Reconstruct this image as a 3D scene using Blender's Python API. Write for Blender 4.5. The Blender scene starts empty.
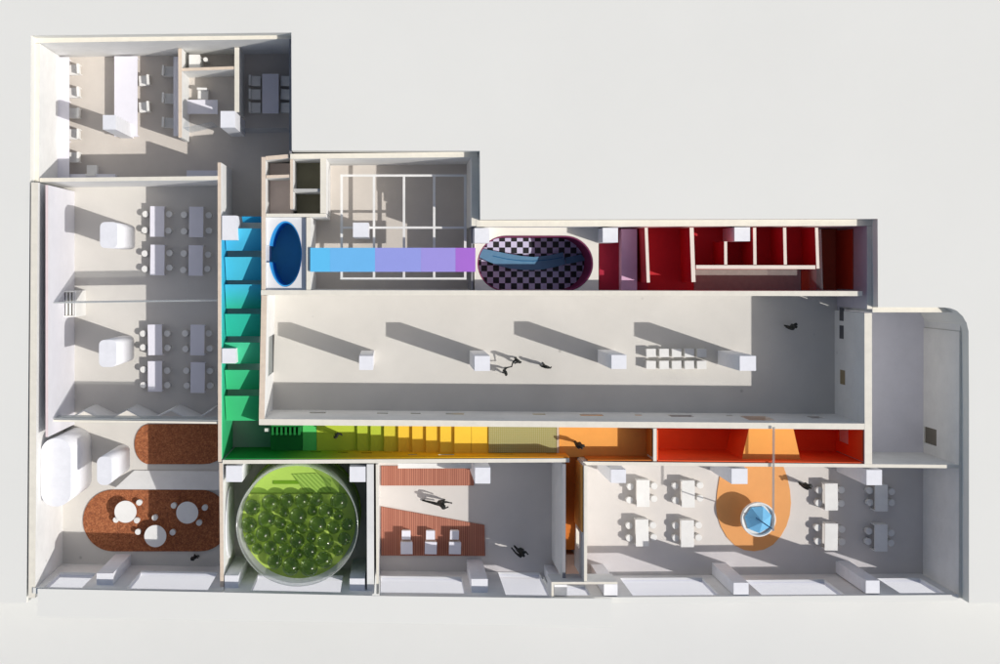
import bpy, bmesh, math, random
from mathutils import Vector
R = math.radians
S = 0.01                      # one floor unit (about one photo pixel on the floor) in metres
D = 1380.0                    # camera height in floor units
NX, NY = 394.0, 270.0         # the point of the photo straight below the camera
H = 87.6                      # height of most walls
HP = 103.0                    # height of the surrounding board
scn = bpy.context.scene
COL = scn.collection

# ------------------------------------------------------------------ camera
cd = bpy.data.cameras.new('camera'); cam = bpy.data.objects.new('camera', cd); COL.objects.link(cam)
cam.location = (0, 0, D*S)
cd.sensor_fit = 'HORIZONTAL'; cd.sensor_width = 36.0; cd.lens = 36.0*D/1000.0
cd.shift_x = (500-NX)/1000.0; cd.shift_y = -(332-NY)/1000.0
cd.clip_start = 0.1; cd.clip_end = 200
scn.camera = cam
# ------------------------------------------------------------------ sky and sun
SUN = Vector((0.947, -0.32, 1.0)).normalized()
el = math.asin(SUN.z); az = math.atan2(SUN.x, SUN.y)
w = bpy.data.worlds.new('World'); scn.world = w; w.use_nodes = True
nt = w.node_tree; nt.nodes.clear()
sky = nt.nodes.new('ShaderNodeTexSky'); sky.sky_type = 'NISHITA'; sky.sun_disc = False
sky.sun_elevation = el; sky.sun_rotation = az; sky.air_density = 1.0; sky.dust_density = 2.5; sky.ozone_density = 1.0
bg = nt.nodes.new('ShaderNodeBackground'); bg.inputs[1].default_value = 0.075
wo = nt.nodes.new('ShaderNodeOutputWorld')
nt.links.new(sky.outputs[0], bg.inputs[0]); nt.links.new(bg.outputs[0], wo.inputs[0])
ld = bpy.data.lights.new('sun', 'SUN'); ld.energy = 3.15; ld.angle = R(0.5); ld.color = (1.0, 0.965, 0.91)
ld.cycles.is_caustics_light = True
sun = bpy.data.objects.new('sun', ld); COL.objects.link(sun)
sun.rotation_euler = (-SUN).to_track_quat('-Z', 'Y').to_euler(); sun.location = SUN*30
scn.view_settings.view_transform = 'Standard'; scn.view_settings.look = 'None'
scn.view_settings.exposure = 0.0; scn.view_settings.gamma = 1.0
scn.view_settings.use_curve_mapping = False
scn.cycles.max_bounces = 10; scn.cycles.transparent_max_bounces = 16
scn.cycles.diffuse_bounces = 6

# ------------------------------------------------------------------ materials
def s2l(c):
    c /= 255.0
    return c/12.92 if c <= 0.04045 else ((c+0.055)/1.055)**2.4
def rgb(r, g, b, k=1.0): return (min(s2l(r)*k, .92), min(s2l(g)*k, .92), min(s2l(b)*k, .92), 1)
MATS = {}
def newmat(name):
    m = bpy.data.materials.new(name); m.use_nodes = True
    n = m.node_tree.nodes; n.clear()
    out = n.new('ShaderNodeOutputMaterial'); p = n.new('ShaderNodeBsdfPrincipled')
    m.node_tree.links.new(p.outputs[0], out.inputs[0])
    return m, n, m.node_tree.links, p, out
def card(name, c, rough=.75, var=.05, scale=6.0, bump=.08, spec=.25, speck=False):
    """paper or card: faint uneven tone and fibre"""
    if name in MATS: return MATS[name]
    m, n, l, p, out = newmat(name)
    tc = n.new('ShaderNodeNewGeometry')
    no = n.new('ShaderNodeTexNoise'); no.inputs['Scale'].default_value = scale; no.inputs['Detail'].default_value = 5
    no.inputs['Roughness'].default_value = .65
    l.new(tc.outputs['Position'], no.inputs['Vector'])
    rp = n.new('ShaderNodeValToRGB')
    rp.color_ramp.elements[0].position = .3; rp.color_ramp.elements[1].position = .7
    rp.color_ramp.elements[0].color = tuple(x*(1-var) for x in c[:3])+(1,)
    rp.color_ramp.elements[1].color = tuple(min(x*(1+var), .93) for x in c[:3])+(1,)
    l.new(no.outputs[0], rp.inputs[0]); base = rp.outputs[0]
    if speck:
        v = n.new('ShaderNodeTexVoronoi'); v.inputs['Scale'].default_value = 2.6; l.new(tc.outputs['Position'], v.inputs['Vector'])
        mr = n.new('ShaderNodeMapRange'); mr.inputs['From Min'].default_value = .02; mr.inputs['From Max'].default_value = .055
        mr.inputs['To Min'].default_value = .72; mr.inputs['To Max'].default_value = 1; l.new(v.outputs['Distance'], mr.inputs['Value'])
        w2 = n.new('ShaderNodeTexNoise'); w2.inputs['Scale'].default_value = .9; w2.inputs['Detail'].default_value = 8; w2.inputs['Distortion'].default_value = 1.2; l.new(tc.outputs['Position'], w2.inputs['Vector'])
        m2 = n.new('ShaderNodeMapRange'); m2.inputs['From Min'].default_value = .3; m2.inputs['From Max'].default_value = .7; m2.inputs['To Min'].default_value = .95; m2.inputs['To Max'].default_value = 1.03
        l.new(w2.outputs[0], m2.inputs['Value']); mu = n.new('ShaderNodeMath'); mu.operation = 'MULTIPLY'; l.new(mr.outputs[0], mu.inputs[0]); l.new(m2.outputs[0], mu.inputs[1])
        hs = n.new('ShaderNodeHueSaturation'); l.new(mu.outputs[0], hs.inputs['Value']); l.new(base, hs.inputs['Color']); base = hs.outputs[0]
    l.new(base, p.inputs['Base Color'])
    p.inputs['Roughness'].default_value = rough; p.inputs['Specular IOR Level'].default_value = spec
    n2 = n.new('ShaderNodeTexNoise'); n2.inputs['Scale'].default_value = 90; n2.inputs['Detail'].default_value = 3
    l.new(tc.outputs['Position'], n2.inputs['Vector'])
    bp = n.new('ShaderNodeBump'); bp.inputs['Strength'].default_value = bump; bp.inputs['Distance'].default_value = .01
    l.new(n2.outputs[0], bp.inputs['Height']); l.new(bp.outputs[0], p.inputs['Normal'])
    MATS[name] = m; return m
def ramp_mat(name, axis, lo, hi, stops, interp='LINEAR'):
    """coloured paper whose own colour changes along the corridor"""
    m, n, l, p, out = newmat(name)
    g = n.new('ShaderNodeNewGeometry'); sx = n.new('ShaderNodeSeparateXYZ'); l.new(g.outputs['Position'], sx.inputs[0])
    mr = n.new('ShaderNodeMapRange'); mr.inputs['From Min'].default_value = lo*S; mr.inputs['From Max'].default_value = hi*S
    l.new(sx.outputs[axis], mr.inputs['Value'])
    rp = n.new('ShaderNodeValToRGB'); rp.color_ramp.interpolation = interp
    cr = rp.color_ramp
    while len(cr.elements) < len(stops): cr.elements.new(.5)
    for e, (t, c) in zip(cr.elements, stops): e.position = t
    for e, (t, c) in zip(cr.elements, stops): e.color = c
    l.new(mr.outputs[0], rp.inputs[0])
    no = n.new('ShaderNodeTexNoise'); no.inputs['Scale'].default_value = 8; no.inputs['Detail'].default_value = 4
    l.new(g.outputs['Position'], no.inputs['Vector'])
    hs = n.new('ShaderNodeHueSaturation'); ma = n.new('ShaderNodeMapRange')
    ma.inputs['To Min'].default_value = .93; ma.inputs['To Max'].default_value = 1.07
    l.new(no.outputs[0], ma.inputs['Value']); l.new(ma.outputs[0], hs.inputs['Value']); l.new(rp.outputs[0], hs.inputs['Color'])
    l.new(hs.outputs[0], p.inputs['Base Color']); p.inputs['Roughness'].default_value = .6
    p.inputs['Specular IOR Level'].default_value = .25
    return m
def film(name, tint, solid, body, gloss=.06):
    """clear or frosted acetate"""
    m = bpy.data.materials.new(name); m.use_nodes = True
    n = m.node_tree.nodes; n.clear(); l = m.node_tree.links
    out = n.new('ShaderNodeOutputMaterial')
    tr = n.new('ShaderNodeBsdfTransparent'); tr.inputs[0].default_value = tint
    df = n.new('ShaderNodeBsdfDiffuse'); df.inputs[0].default_value = body
    tl = n.new('ShaderNodeBsdfTranslucent'); tl.inputs[0].default_value = body
    gl = n.new('ShaderNodeBsdfGlossy'); gl.inputs['Roughness'].default_value = .12
    a = n.new('ShaderNodeMixShader'); a.inputs[0].default_value = .5; l.new(df.outputs[0], a.inputs[1]); l.new(tl.outputs[0], a.inputs[2])
    b = n.new('ShaderNodeMixShader'); b.inputs[0].default_value = solid; l.new(tr.outputs[0], b.inputs[1]); l.new(a.outputs[0], b.inputs[2])
    c = n.new('ShaderNodeMixShader'); c.inputs[0].default_value = gloss; l.new(b.outputs[0], c.inputs[1]); l.new(gl.outputs[0], c.inputs[2])
    l.new(c.outputs[0], out.inputs[0]); MATS[name] = m
    return m

WHITE = card('white_card', (.80, .795, .77, 1))
WALLW = card('wall_card', (.80, .80, .785, 1), var=.045, speck=True)
EDGE = card('cream_board_edge', (.82, .78, .68, 1), var=.05, scale=14)
TAN = card('raw_board_edge', (.74, .62, .50, 1), var=.08, scale=18)
TABLE = card('lavender_white_paper', (.80, .79, .86, 1), var=.02, rough=.55)
COLM = card('bright_white_block', (.84, .845, .88, 1), var=.04, scale=12)
BOARD = card('surround_board', (.805, .805, .765, 1), var=.012, scale=.8, bump=.03)
GREYT = card('grey_edge_and_shade', (.30, .30, .32, 1))  # dark grey, also used to paint shade on walls
FL_A = card('beige_floor', rgb(206, 199, 191), var=.03, speck=True)
FL_B = card('warm_white_floor', rgb(208, 205, 199), var=.025, scale=3, speck=True)
FL_G = card('grey_white_floor', rgb(214, 209, 204), var=.025, scale=3, speck=True)
FL_L = card('pale_grey_floor', rgb(232, 230, 236), var=.03)
FL_C = card('dull_green_floor', rgb(178, 186, 182), var=.05)
DARKFL = card('dark_olive_floor', rgb(80, 78, 62), var=.08)
CRIM = card('crimson_paper', rgb(194, 40, 50), var=.06, rough=.6)
CRIMD = card('maroon_paper', rgb(172, 36, 62), var=.06, rough=.6)
BROWNR = card('red_brown_paper', rgb(185, 66, 38), var=.06, rough=.6)
MAUVE = card('mauve_paper', rgb(226, 182, 210), var=.05, rough=.6)
MAUVG = card('mauve_grey_floor', rgb(152, 146, 140), var=.1, scale=14)
RED = card('red_paper', rgb(255, 98, 48), var=.05, rough=.6)
ORANGE = card('orange_paper', rgb(243, 170, 84), var=.03, rough=.6)
ORANGED = card('deep_orange_paper', rgb(206, 118, 44), var=.05, rough=.6)
YELLOW = card('yellow_paper', rgb(250, 204, 66), var=.03, rough=.6)
YGREEN = card('yellow_green_paper', rgb(190, 208, 66), var=.03, rough=.6)
GREEN = card('green_paper', rgb(92, 205, 110), var=.04, rough=.6)
GREEND = card('shaded_green_paper', rgb(26, 124, 56), var=.05, rough=.6)
LIME = card('lime_paper', rgb(172, 206, 92), var=.04, rough=.6)
LIMED = card('lime_shade', rgb(105, 150, 25), var=.06, rough=.6)
BLUEV = card('sky_blue_paper', rgb(60, 165, 230), var=.04, rough=.6)
BLUED = card('deep_blue_paper', rgb(20, 100, 150), var=.06, rough=.6)
STEEL = card('steel_blue_paper', rgb(98, 144, 176), var=.07, scale=14, rough=.5)
WATER = card('light_blue_paper', rgb(122, 190, 232), var=.05, scale=10, rough=.45)
FIG = card('black_figure_paper', (.022, .024, .022, 1), var=.25, scale=40, rough=.6)
MESHM = None
ACET = film('clear_acetate', (.93, .95, .97, 1), .08, (.8, .8, .85, 1), .05)
PANE = film('lavender_window_film', (.95, .955, 1, 1), .05, (.80, .79, .90, 1), .02)
FROST = film('frosted_film', (.96, .98, .96, 1), .42, (.86, .88, .86, 1), .06)
SMOKE = film('smoky_strip_film', (.82, .83, .83, 1), .4, (.6, .61, .62, 1), .06)
TRACE = film('tracing_film', (.85, .87, .87, 1), .45, (.8, .82, .82, 1), .04)

def cork():
    m, n, l, p, out = newmat('cork_sheet')
    g = n.new('ShaderNodeNewGeometry')
    v = n.new('ShaderNodeTexVoronoi'); v.inputs['Scale'].default_value = 95; l.new(g.outputs['Position'], v.inputs['Vector'])
    no = n.new('ShaderNodeTexNoise'); no.inputs['Scale'].default_value = 30; no.inputs['Detail'].default_value = 6; l.new(g.outputs['Position'], no.inputs['Vector'])
    mx = n.new('ShaderNodeMix'); mx.data_type = 'RGBA'; mx.inputs[0].default_value = .5
    l.new(v.outputs['Color'], mx.inputs[6]); l.new(no.outputs[0], mx.inputs[7])
    bw = n.new('ShaderNodeRGBToBW'); l.new(mx.outputs[2], bw.inputs[0])
    rp = n.new('ShaderNodeValToRGB'); cr = rp.color_ramp
    cr.elements[0].position = .25; cr.elements[0].color = rgb(116, 66, 40)
    cr.elements[1].position = .75; cr.elements[1].color = rgb(182, 116, 74)
    e = cr.elements.new(.5); e.color = rgb(152, 88, 52)
    l.new(bw.outputs[0], rp.inputs[0]); l.new(rp.outputs[0], p.inputs['Base Color']); p.inputs['Roughness'].default_value = .85
    bp = n.new('ShaderNodeBump'); bp.inputs['Strength'].default_value = .3; bp.inputs['Distance'].default_value = .01
    l.new(bw.outputs[0], bp.inputs['Height']); l.new(bp.outputs[0], p.inputs['Normal'])
    return m
CORK = cork()
def planks():
    m, n, l, p, out = newmat('deck_boards')
    g = n.new('ShaderNodeNewGeometry'); sx = n.new('ShaderNodeSeparateXYZ'); l.new(g.outputs['Position'], sx.inputs[0])
    mul = n.new('ShaderNodeMath'); mul.operation = 'MULTIPLY'; mul.inputs[1].default_value = 1/(0.0215); l.new(sx.outputs[0], mul.inputs[0])
    fl = n.new('ShaderNodeMath'); fl.operation = 'FLOOR'; l.new(mul.outputs[0], fl.inputs[0])
    fr = n.new('ShaderNodeMath'); fr.operation = 'FRACT'; l.new(mul.outputs[0], fr.inputs[0])
    wn = n.new('ShaderNodeTexWhiteNoise'); wn.noise_dimensions = '1D'; l.new(fl.outputs[0], wn.inputs['W'])
    gap = n.new('ShaderNodeMath'); gap.operation = 'LESS_THAN'; gap.inputs[1].default_value = .28; l.new(fr.outputs[0], gap.inputs[0])
    rp = n.new('ShaderNodeValToRGB'); rp.color_ramp.elements[0].color = rgb(170, 108, 86); rp.color_ramp.elements[1].color = rgb(188, 126, 102)
    l.new(wn.outputs[0], rp.inputs[0])
    mx = n.new('ShaderNodeMix'); mx.data_type = 'RGBA'; l.new(gap.outputs[0], mx.inputs[0]); l.new(rp.outputs[0], mx.inputs[6]); mx.inputs[7].default_value = rgb(132, 70, 54)
    l.new(mx.outputs[2], p.inputs['Base Color']); p.inputs['Roughness'].default_value = .7
    return m
WOOD = planks()
def checker():
    m, n, l, p, out = newmat('checker_floor_tiles')
    g = n.new('ShaderNodeNewGeometry')
    mp = n.new('ShaderNodeVectorMath'); mp.operation = 'ADD'; mp.inputs[1].default_value = (.021, .013, .5*S)
    l.new(g.outputs['Position'], mp.inputs[0])
    c = n.new('ShaderNodeTexChecker'); c.inputs['Scale'].default_value = 1/(.0595)
    c.inputs['Color1'].default_value = (.012, .012, .014, 1); c.inputs['Color2'].default_value = (.72, .70, .92, 1)
    l.new(mp.outputs[0], c.inputs['Vector']); l.new(c.outputs[0], p.inputs['Base Color']); p.inputs['Roughness'].default_value = .45
    return m
CHECK = checker()
def weave():
    m, n, l, p, out = newmat('khaki_mesh_fabric')
    g = n.new('ShaderNodeNewGeometry')
    a = n.new('ShaderNodeTexWave'); a.inputs['Scale'].default_value = 16; a.bands_direction = 'X'; a.inputs['Distortion'].default_value = .6
    b = n.new('ShaderNodeTexWave'); b.inputs['Scale'].default_value = 16; b.bands_direction = 'Y'; b.inputs['Distortion'].default_value = .6
    l.new(g.outputs['Position'], a.inputs['Vector']); l.new(g.outputs['Position'], b.inputs['Vector'])
    mu = n.new('ShaderNodeMath'); mu.operation = 'MULTIPLY'; l.new(a.outputs[1], mu.inputs[0]); l.new(b.outputs[1], mu.inputs[1])
    rp = n.new('ShaderNodeValToRGB'); rp.color_ramp.elements[0].color = rgb(160, 154, 92); rp.color_ramp.elements[1].color = rgb(186, 183, 142)
    l.new(mu.outputs[0], rp.inputs[0]); l.new(rp.outputs[0], p.inputs['Base Color']); p.inputs['Roughness'].default_value = .8
    return m
WEAVE = weave()
def marble_mat():
    m, n, l, p, out = newmat('green_glass')
    p.inputs['Base Color'].default_value = (.58, .66, .46, 1); p.inputs['Roughness'].default_value = .04
    p.inputs['Transmission Weight'].default_value = 1.0; p.inputs['Coat Weight'].default_value = .6; p.inputs['Coat Roughness'].default_value = .16; p.inputs['IOR'].default_value = 1.45
    t = n.new('ShaderNodeBsdfTransparent'); t.inputs[0].default_value = (.70, .78, .56, 1)
    x = n.new('ShaderNodeMixShader'); x.inputs[0].default_value = .45; l.new(p.outputs[0], x.inputs[1]); l.new(t.outputs[0], x.inputs[2]); l.new(x.outputs[0], out.inputs[0])
    return m
GLASSB = marble_mat()
def stripes():  # stripes paint the shadow that perforated film would cast
    m, n, l, p, out = newmat('painted_film_shadow')
    g = n.new('ShaderNodeNewGeometry'); a = n.new('ShaderNodeTexWave'); a.inputs['Scale'].default_value = 14; a.bands_direction = 'DIAGONAL'
    l.new(g.outputs['Position'], a.inputs['Vector'])
    rp = n.new('ShaderNodeValToRGB'); rp.color_ramp.elements[0].color = rgb(120, 160, 50); rp.color_ramp.elements[1].color = rgb(160, 196, 84)
    l.new(a.outputs[1], rp.inputs[0]); l.new(rp.outputs[0], p.inputs['Base Color']); p.inputs['Roughness'].default_value = .6
    return m
STRIPE = stripes()

# ------------------------------------------------------------------ mesh helpers (units: floor units, Y up the photo)
def W(px, py, z=0.0):
    k = 1.0 - z/D
    return ((px-NX)*k, -(py-NY)*k)
class MB:
    def __init__(s): s.v = []; s.f = []; s.mi = []; s.sm = []
    def face(s, idx, mi=0, smooth=False): s.f.append(idx); s.mi.append(mi); s.sm.append(smooth)
    def prism(s, poly, z0, z1, top=0, bot=True, smooth=False, side=0):
        ar = sum(poly[i][0]*poly[(i+1) % len(poly)][1]-poly[(i+1) % len(poly)][0]*poly[i][1] for i in range(len(poly)))
        if ar < 0: poly = poly[::-1]
        b = len(s.v); n = len(poly)
        f0 = z0 if callable(z0) else (lambda x, y: z0)
        f1 = z1 if callable(z1) else (lambda x, y: z1)
        s.v += [(x, y, f0(x, y)) for x, y in poly] + [(x, y, f1(x, y)) for x, y in poly]
        s.face([b+n+i for i in range(n)], top)
        if bot: s.face([b+i for i in range(n-1, -1, -1)], side)
        for i in range(n):
            j = (i+1) % n
            s.face([b+i, b+j, b+n+j, b+n+i], side, smooth)
        return s
    def box(s, x0, y0, x1, y1, z0, z1, top=0):
        return s.prism([(x0, y0), (x1, y0), (x1, y1), (x0, y1)], z0, z1, top)
    def cyl(s, x, y, r, z0, z1, n=24, top=0, r1=None, ry=None):
        r1 = r if r1 is None else r1
        b = len(s.v)
        for k, (rr, z) in enumerate(((r, z0), (r1, z1))):
            q = 1 if ry is None else ry/r
            s.v += [(x+rr*math.cos(2*math.pi*i/n), y+rr*q*math.sin(2*math.pi*i/n), z) for i in range(n)]
        s.face([b+n+i for i in range(n)], top); s.face([b+i for i in range(n-1, -1, -1)])
        for i in range(n):
            j = (i+1) % n; s.face([b+i, b+j, b+n+j, b+n+i], 0, True)
        return s
    def ball(s, x, y, z, r, nu=28, nv=18):
        b = len(s.v); s.v.append((x, y, z+r))
        for i in range(1, nv):
            t = math.pi*i/nv
            s.v += [(x+r*math.sin(t)*math.cos(2*math.pi*j/nu), y+r*math.sin(t)*math.sin(2*math.pi*j/nu), z+r*math.cos(t)) for j in range(nu)]
        s.v.append((x, y, z-r)); e = len(s.v)-1
        for j in range(nu):
            k = (j+1) % nu
            s.face([b, b+1+j, b+1+k], 0, True); s.face([e, e-nu+k, e-nu+j], 0, True)
            for i in range(nv-2):
                o = b+1+i*nu; s.face([o+j, o+nu+j, o+nu+k, o+k], 0, True)
        return s
    def tube(s, a, b_, r, n=8):
        a = Vector(a); b_ = Vector(b_); d = (b_-a).normalized()
        u = d.orthogonal().normalized(); v = d.cross(u); b = len(s.v)
        for c in (a, b_):
            s.v += [tuple(c+u*r*math.cos(2*math.pi*i/n)+v*r*math.sin(2*math.pi*i/n)) for i in range(n)]
        for i in range(n):
            j = (i+1) % n; s.face([b+i, b+j, b+n+j, b+n+i], 0, True)
        s.face([b+i for i in range(n-1, -1, -1)]); s.face([b+n+i for i in range(n)])
        return s
    def build(s, name, mats, parent=None, center=True):
        if not isinstance(mats, (list, tuple)): mats = [mats]
        vs = s.v; o = (0, 0, 0)
        if parent is None and center:
            xs = [v[0] for v in vs]; ys = [v[1] for v in vs]; zs = [v[2] for v in vs]
            o = ((min(xs)+max(xs))/2, (min(ys)+max(ys))/2, min(zs))
        elif parent is not None:
            o = tuple(c/S for c in parent.get('_o', (0, 0, 0)))
        me = bpy.data.meshes.new(name)
        me.from_pydata([((v[0]-o[0])*S, (v[1]-o[1])*S, (v[2]-o[2])*S) for v in vs], [], s.f)
        for m in mats: me.materials.append(m)
        for p, mi, sm in zip(me.polygons, s.mi, s.sm): p.material_index = mi; p.use_smooth = sm
        bm = bmesh.new(); bm.from_mesh(me); bmesh.ops.recalc_face_normals(bm, faces=bm.faces)
        big = [f for f in bm.faces if len(f.verts) > 4]
        if big: bmesh.ops.triangulate(bm, faces=big)
        bm.to_mesh(me); bm.free()
        ob = bpy.data.objects.new(name, me); COL.objects.link(ob)
        if parent is None: ob.location = tuple(c*S for c in o); OR[ob.name] = tuple(c*S for c in o)
        else: ob.parent = parent
        return ob
OR = {}
def tag(o, label, cat, group=None):
    o['label'] = label; o['category'] = cat
    if group: o['group'] = group
    return o
def empty(name, label, cat, x=0, y=0, z=0, rot=0, group=None):
    o = bpy.data.objects.new(name, None); COL.objects.link(o); o.empty_display_size = .05
    o.location = (x*S, y*S, z*S); o.rotation_euler = (0, 0, rot)
    return tag(o, label, cat, group)
def lpart(mb, name, mats, root):                 # part built in the root's own local units
    return mb.build(name, mats, root)
def wpart(mb, name, mats, root):                 # part built in world units under a root
    ox, oy, oz = (c/S for c in root.location)
    mb.v = [(x-ox, y-oy, z-oz) for x, y, z in mb.v]
    return mb.build(name, mats, root)
def struct(mb, name, mats, kind='structure'):
    o = mb.build(name, mats); o['kind'] = kind; return o
def dup(src, x, y, z=0, rot=None, label=None, group=None):
    r = src.copy(); COL.objects.link(r); r.location = (x*S, y*S, z*S)
    if rot is not None: r.rotation_euler = (0, 0, rot)
    if label: r['label'] = label
    if group: r['group'] = group
    for ch in src.children:
        c = ch.copy(); COL.objects.link(c); c.parent = r
        for g in ch.children:
            q = g.copy(); COL.objects.link(q); q.parent = c
    return r
def ppoly(pts, z): return [W(x, y, z) for x, y in pts]
def rect(x0, y0, x1, y1): return [(x0, y0), (x1, y0), (x1, y1), (x0, y1)]
def arc(cx, cy, rx, ry, a0, a1, n=16):
    return [(cx+rx*math.cos(R(a0+(a1-a0)*i/n)), cy+ry*math.sin(R(a0+(a1-a0)*i/n))) for i in range(n+1)]
def rrect(x0, y0, x1, y1, r):
    return arc(x1-r, y1-r, r, r, 0, 90, 8)+arc(x0+r, y1-r, r, r, 90, 180, 8)+arc(x0+r, y0+r, r, r, 180, 270, 8)+arc(x1-r, y0+r, r, r, 270, 360, 8)
_wz = [0.0]
def wall(label, pts, t, z1=H, z0=-1.5, holes=(), mats=None, cat='wall', name='wall', zref=None):
    """card wall standing on a line given by its top edge; holes = (u0,u1,za,zb) in photo pixels along the line and height"""
    mats = mats or [WALLW, EDGE]
    _wz[0] = (_wz[0]+.37) % 1.9
    z1 += _wz[0]*.45; z0 -= _wz[0]*.3
    zr = zref if zref is not None else z1
    P = [Vector(W(x, y, zr)) for x, y in pts]; k = 1-zr/D; t = t*k/2
    mb = MB()
    if not holes:
        L = []; Rr = []
        for i, p in enumerate(P):
            a = (P[i]-P[i-1]).normalized() if i else None
            b = (P[i+1]-P[i]).normalized() if i < len(P)-1 else None
            if a is None: a = b
            if b is None: b = a
            nrm = (Vector((-a.y, a.x))+Vector((-b.y, b.x))).normalized()
            q = t/max(.4, nrm.dot(Vector((-a.y, a.x))))
            L.append(tuple(p+nrm*q)); Rr.append(tuple(p-nrm*q))
        mb.prism(L+Rr[::-1], z0, z1, top=1)
    else:
        a, b = P[0], P[-1]; d = (b-a); ln = d.length; d = d/ln; nr = Vector((-d.y, d.x))*t
        us = sorted(set([0, ln]+[min(max(h[i], 0), ln) for h in holes for i in (0, 1)]))
        zs = sorted(set([z0, z1]+[min(max(h[i], z0), z1) for h in holes for i in (2, 3)]))
        def filled(i, j):
            if i < 0 or j < 0 or i >= len(us)-1 or j >= len(zs)-1: return False
            u = (us[i]+us[i+1])/2; z = (zs[j]+zs[j+1])/2
            return not any(h[0] < u < h[1] and h[2] < z < h[3] for h in holes)
        idx = {}
        def V(i, j, s):
            if (i, j, s) not in idx:
                q = a+d*us[i]+nr*s; idx[(i, j, s)] = len(mb.v); mb.v.append((q.x, q.y, zs[j]))
            return idx[(i, j, s)]
        for i in range(len(us)-1):
            for j in range(len(zs)-1):
                if not filled(i, j): continue
                for s in (1, -1): mb.face([V(i, j, s), V(i+1, j, s), V(i+1, j+1, s), V(i, j+1, s)])
                if not filled(i-1, j): mb.face([V(i, j, 1), V(i, j, -1), V(i, j+1, -1), V(i, j+1, 1)])
                if not filled(i+1, j): mb.face([V(i+1, j, 1), V(i+1, j, -1), V(i+1, j+1, -1), V(i+1, j+1, 1)])
                if not filled(i, j-1): mb.face([V(i, j, 1), V(i, j, -1), V(i+1, j, -1), V(i+1, j, 1)])
                if not filled(i, j+1): mb.face([V(i, j+1, 1), V(i, j+1, -1), V(i+1, j+1, -1), V(i+1, j+1, 1)], 1)
    o = mb.build(name, mats)
    tag(o, label, cat)
    o['_a'] = tuple(P[0]); 
    return o
def upx(pts, x0, zr=H, z=0):          # distance along a wall from its start to photo column x (measured at height z)
    a = W(*pts[0], zr); return abs((x0-NX)*(1-z/D)-a[0])
def upy(pts, y0, zr=H, z=0):
    a = W(*pts[0], zr); return abs(-(y0-NY)*(1-z/D)-a[1])

# ================================================================== SETTING
g = MB(); g.prism([(-1800, -1500), (2000, -1500), (2000, 1200), (-1800, 1200)], -12, -4); struct(g, 'ground', card('table_top', (.73, .735, .712, 1), var=.012, scale=.8, bump=.03))
hole = [(26.5, 603), (30, 180), (31, 35.5), (291.3, 32.5), (291.8, 150.5), (479.8, 150.8), (480.3, 219.6), (877.6, 218.8), (878, 307.2), (944, 307.4)]
hole += [(950, 308), (957, 310.8), (962.6, 316), (966.6, 323), (968.6, 331.5), (969, 400), (969, 603)]
plate = [(2300, 603), (2300, -900), (-1500, -900), (-1500, 603)]
g = MB(); g.prism(ppoly(hole+plate, HP), -3.9, HP); struct(g, 'terrain', BOARD)
def floor(pts, z, m, zr=H, name='floor', th=1.6):
    g = MB(); g.prism(ppoly(pts, zr), z-th, z); return struct(g, name, m)
floor([(34, 40), (291, 37), (291, 154), (263, 156), (263, 213.5), (220, 213.5), (220, 180), (34, 181)], 0, FL_A)
floor([(33, 181), (219.5, 179), (220.8, 592), (31, 590)], 0, FL_B)
floor([(263, 157), (478, 155), (478, 293), (263, 293)], 0, FL_A)
floor([(263, 293.3), (867, 294), (867, 427), (261, 423)], 0, FL_B)
floor([(220.5, 214), (262.7, 214), (260.8, 423.3), (265, 426), (270, 462), (220.8, 462)], 3, FL_C)
floor([(222.6, 216), (261.2, 216), (259, 418), (222.6, 418)], 50, card('under_ramp_card', rgb(205, 214, 208), var=.05), th=4)  # pale slab added under the ramp to brighten its gaps
floor([(222, 462.3), (569, 461), (569, 600), (222, 594)], 0, FL_G)
floor([(583, 463), (964, 466), (964, 600), (583, 600)], 0, FL_G)
floor([(867.5, 309), (964, 309), (964, 465.6), (867.5, 465)], 0, FL_L)
floor([(569.3, 575), (582.7, 575), (582.7, 600), (569.3, 600)], 0, FL_G)

# ================================================================== WALLS
wall('long white north wall behind the three rows of desks in the top left office', [(31.5, 40.6), (291, 36.3)], 5)
wall('short white west wall beside the counter in the top left office', [(36, 43.4), (35.2, 182)], 7.5)
wall('tall cream outer wall with a dark gap behind it along the left edge', [(34.6, 182.4), (31.8, 598)], 7, z1=104)
wall('tall pink edged panel in front of the dark gap beside the two classrooms', [(46.8, 185), (46.8, 437)], 2.6, z1=105, mats=[card('lavender_panel', (.72, .715, .76, 1), var=.03), card('pink_edge', rgb(238, 220, 220))])
wall('white wall between the top left office and the upper classroom', [(39.5, 180), (217.6, 178)], 4)
w_bc = wall('tan edged wall between the classrooms and the blue to green ramp', [(219.3, 162.5), (219.8, 462)], 3.4, mats=[WALLW, TAN])
w_de = wall('pink edged wall between the cork floored lounge and the ball pit room', [(221, 463), (222, 592)], 3.6, mats=[WALLW, TAN])
wall('tan edged wall between the first row of chairs and the small office', [(180, 48.4), (180.2, 137.5)], 3.6, mats=[WALLW, TAN], z1=48)
wall('short tan topped wall on the north side of the small office', [(182.2, 69.6), (234, 67.8)], 3, mats=[WALLW, TAN], z1=46.5)
wall('thick wall between the small office and the meeting table', [(236.8, 47.4), (236.8, 112)], 4.6, mats=[WALLW, EDGE], z1=47)
# east side of the meeting corner and corridor
wall('wall hidden in shade on the right of the meeting table', [(290.4, 39.2), (290.6, 153.6)], 2.4, mats=[GREYT, GREYT], z1=H-1)  # grey colour paints the shade on this wall
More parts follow.
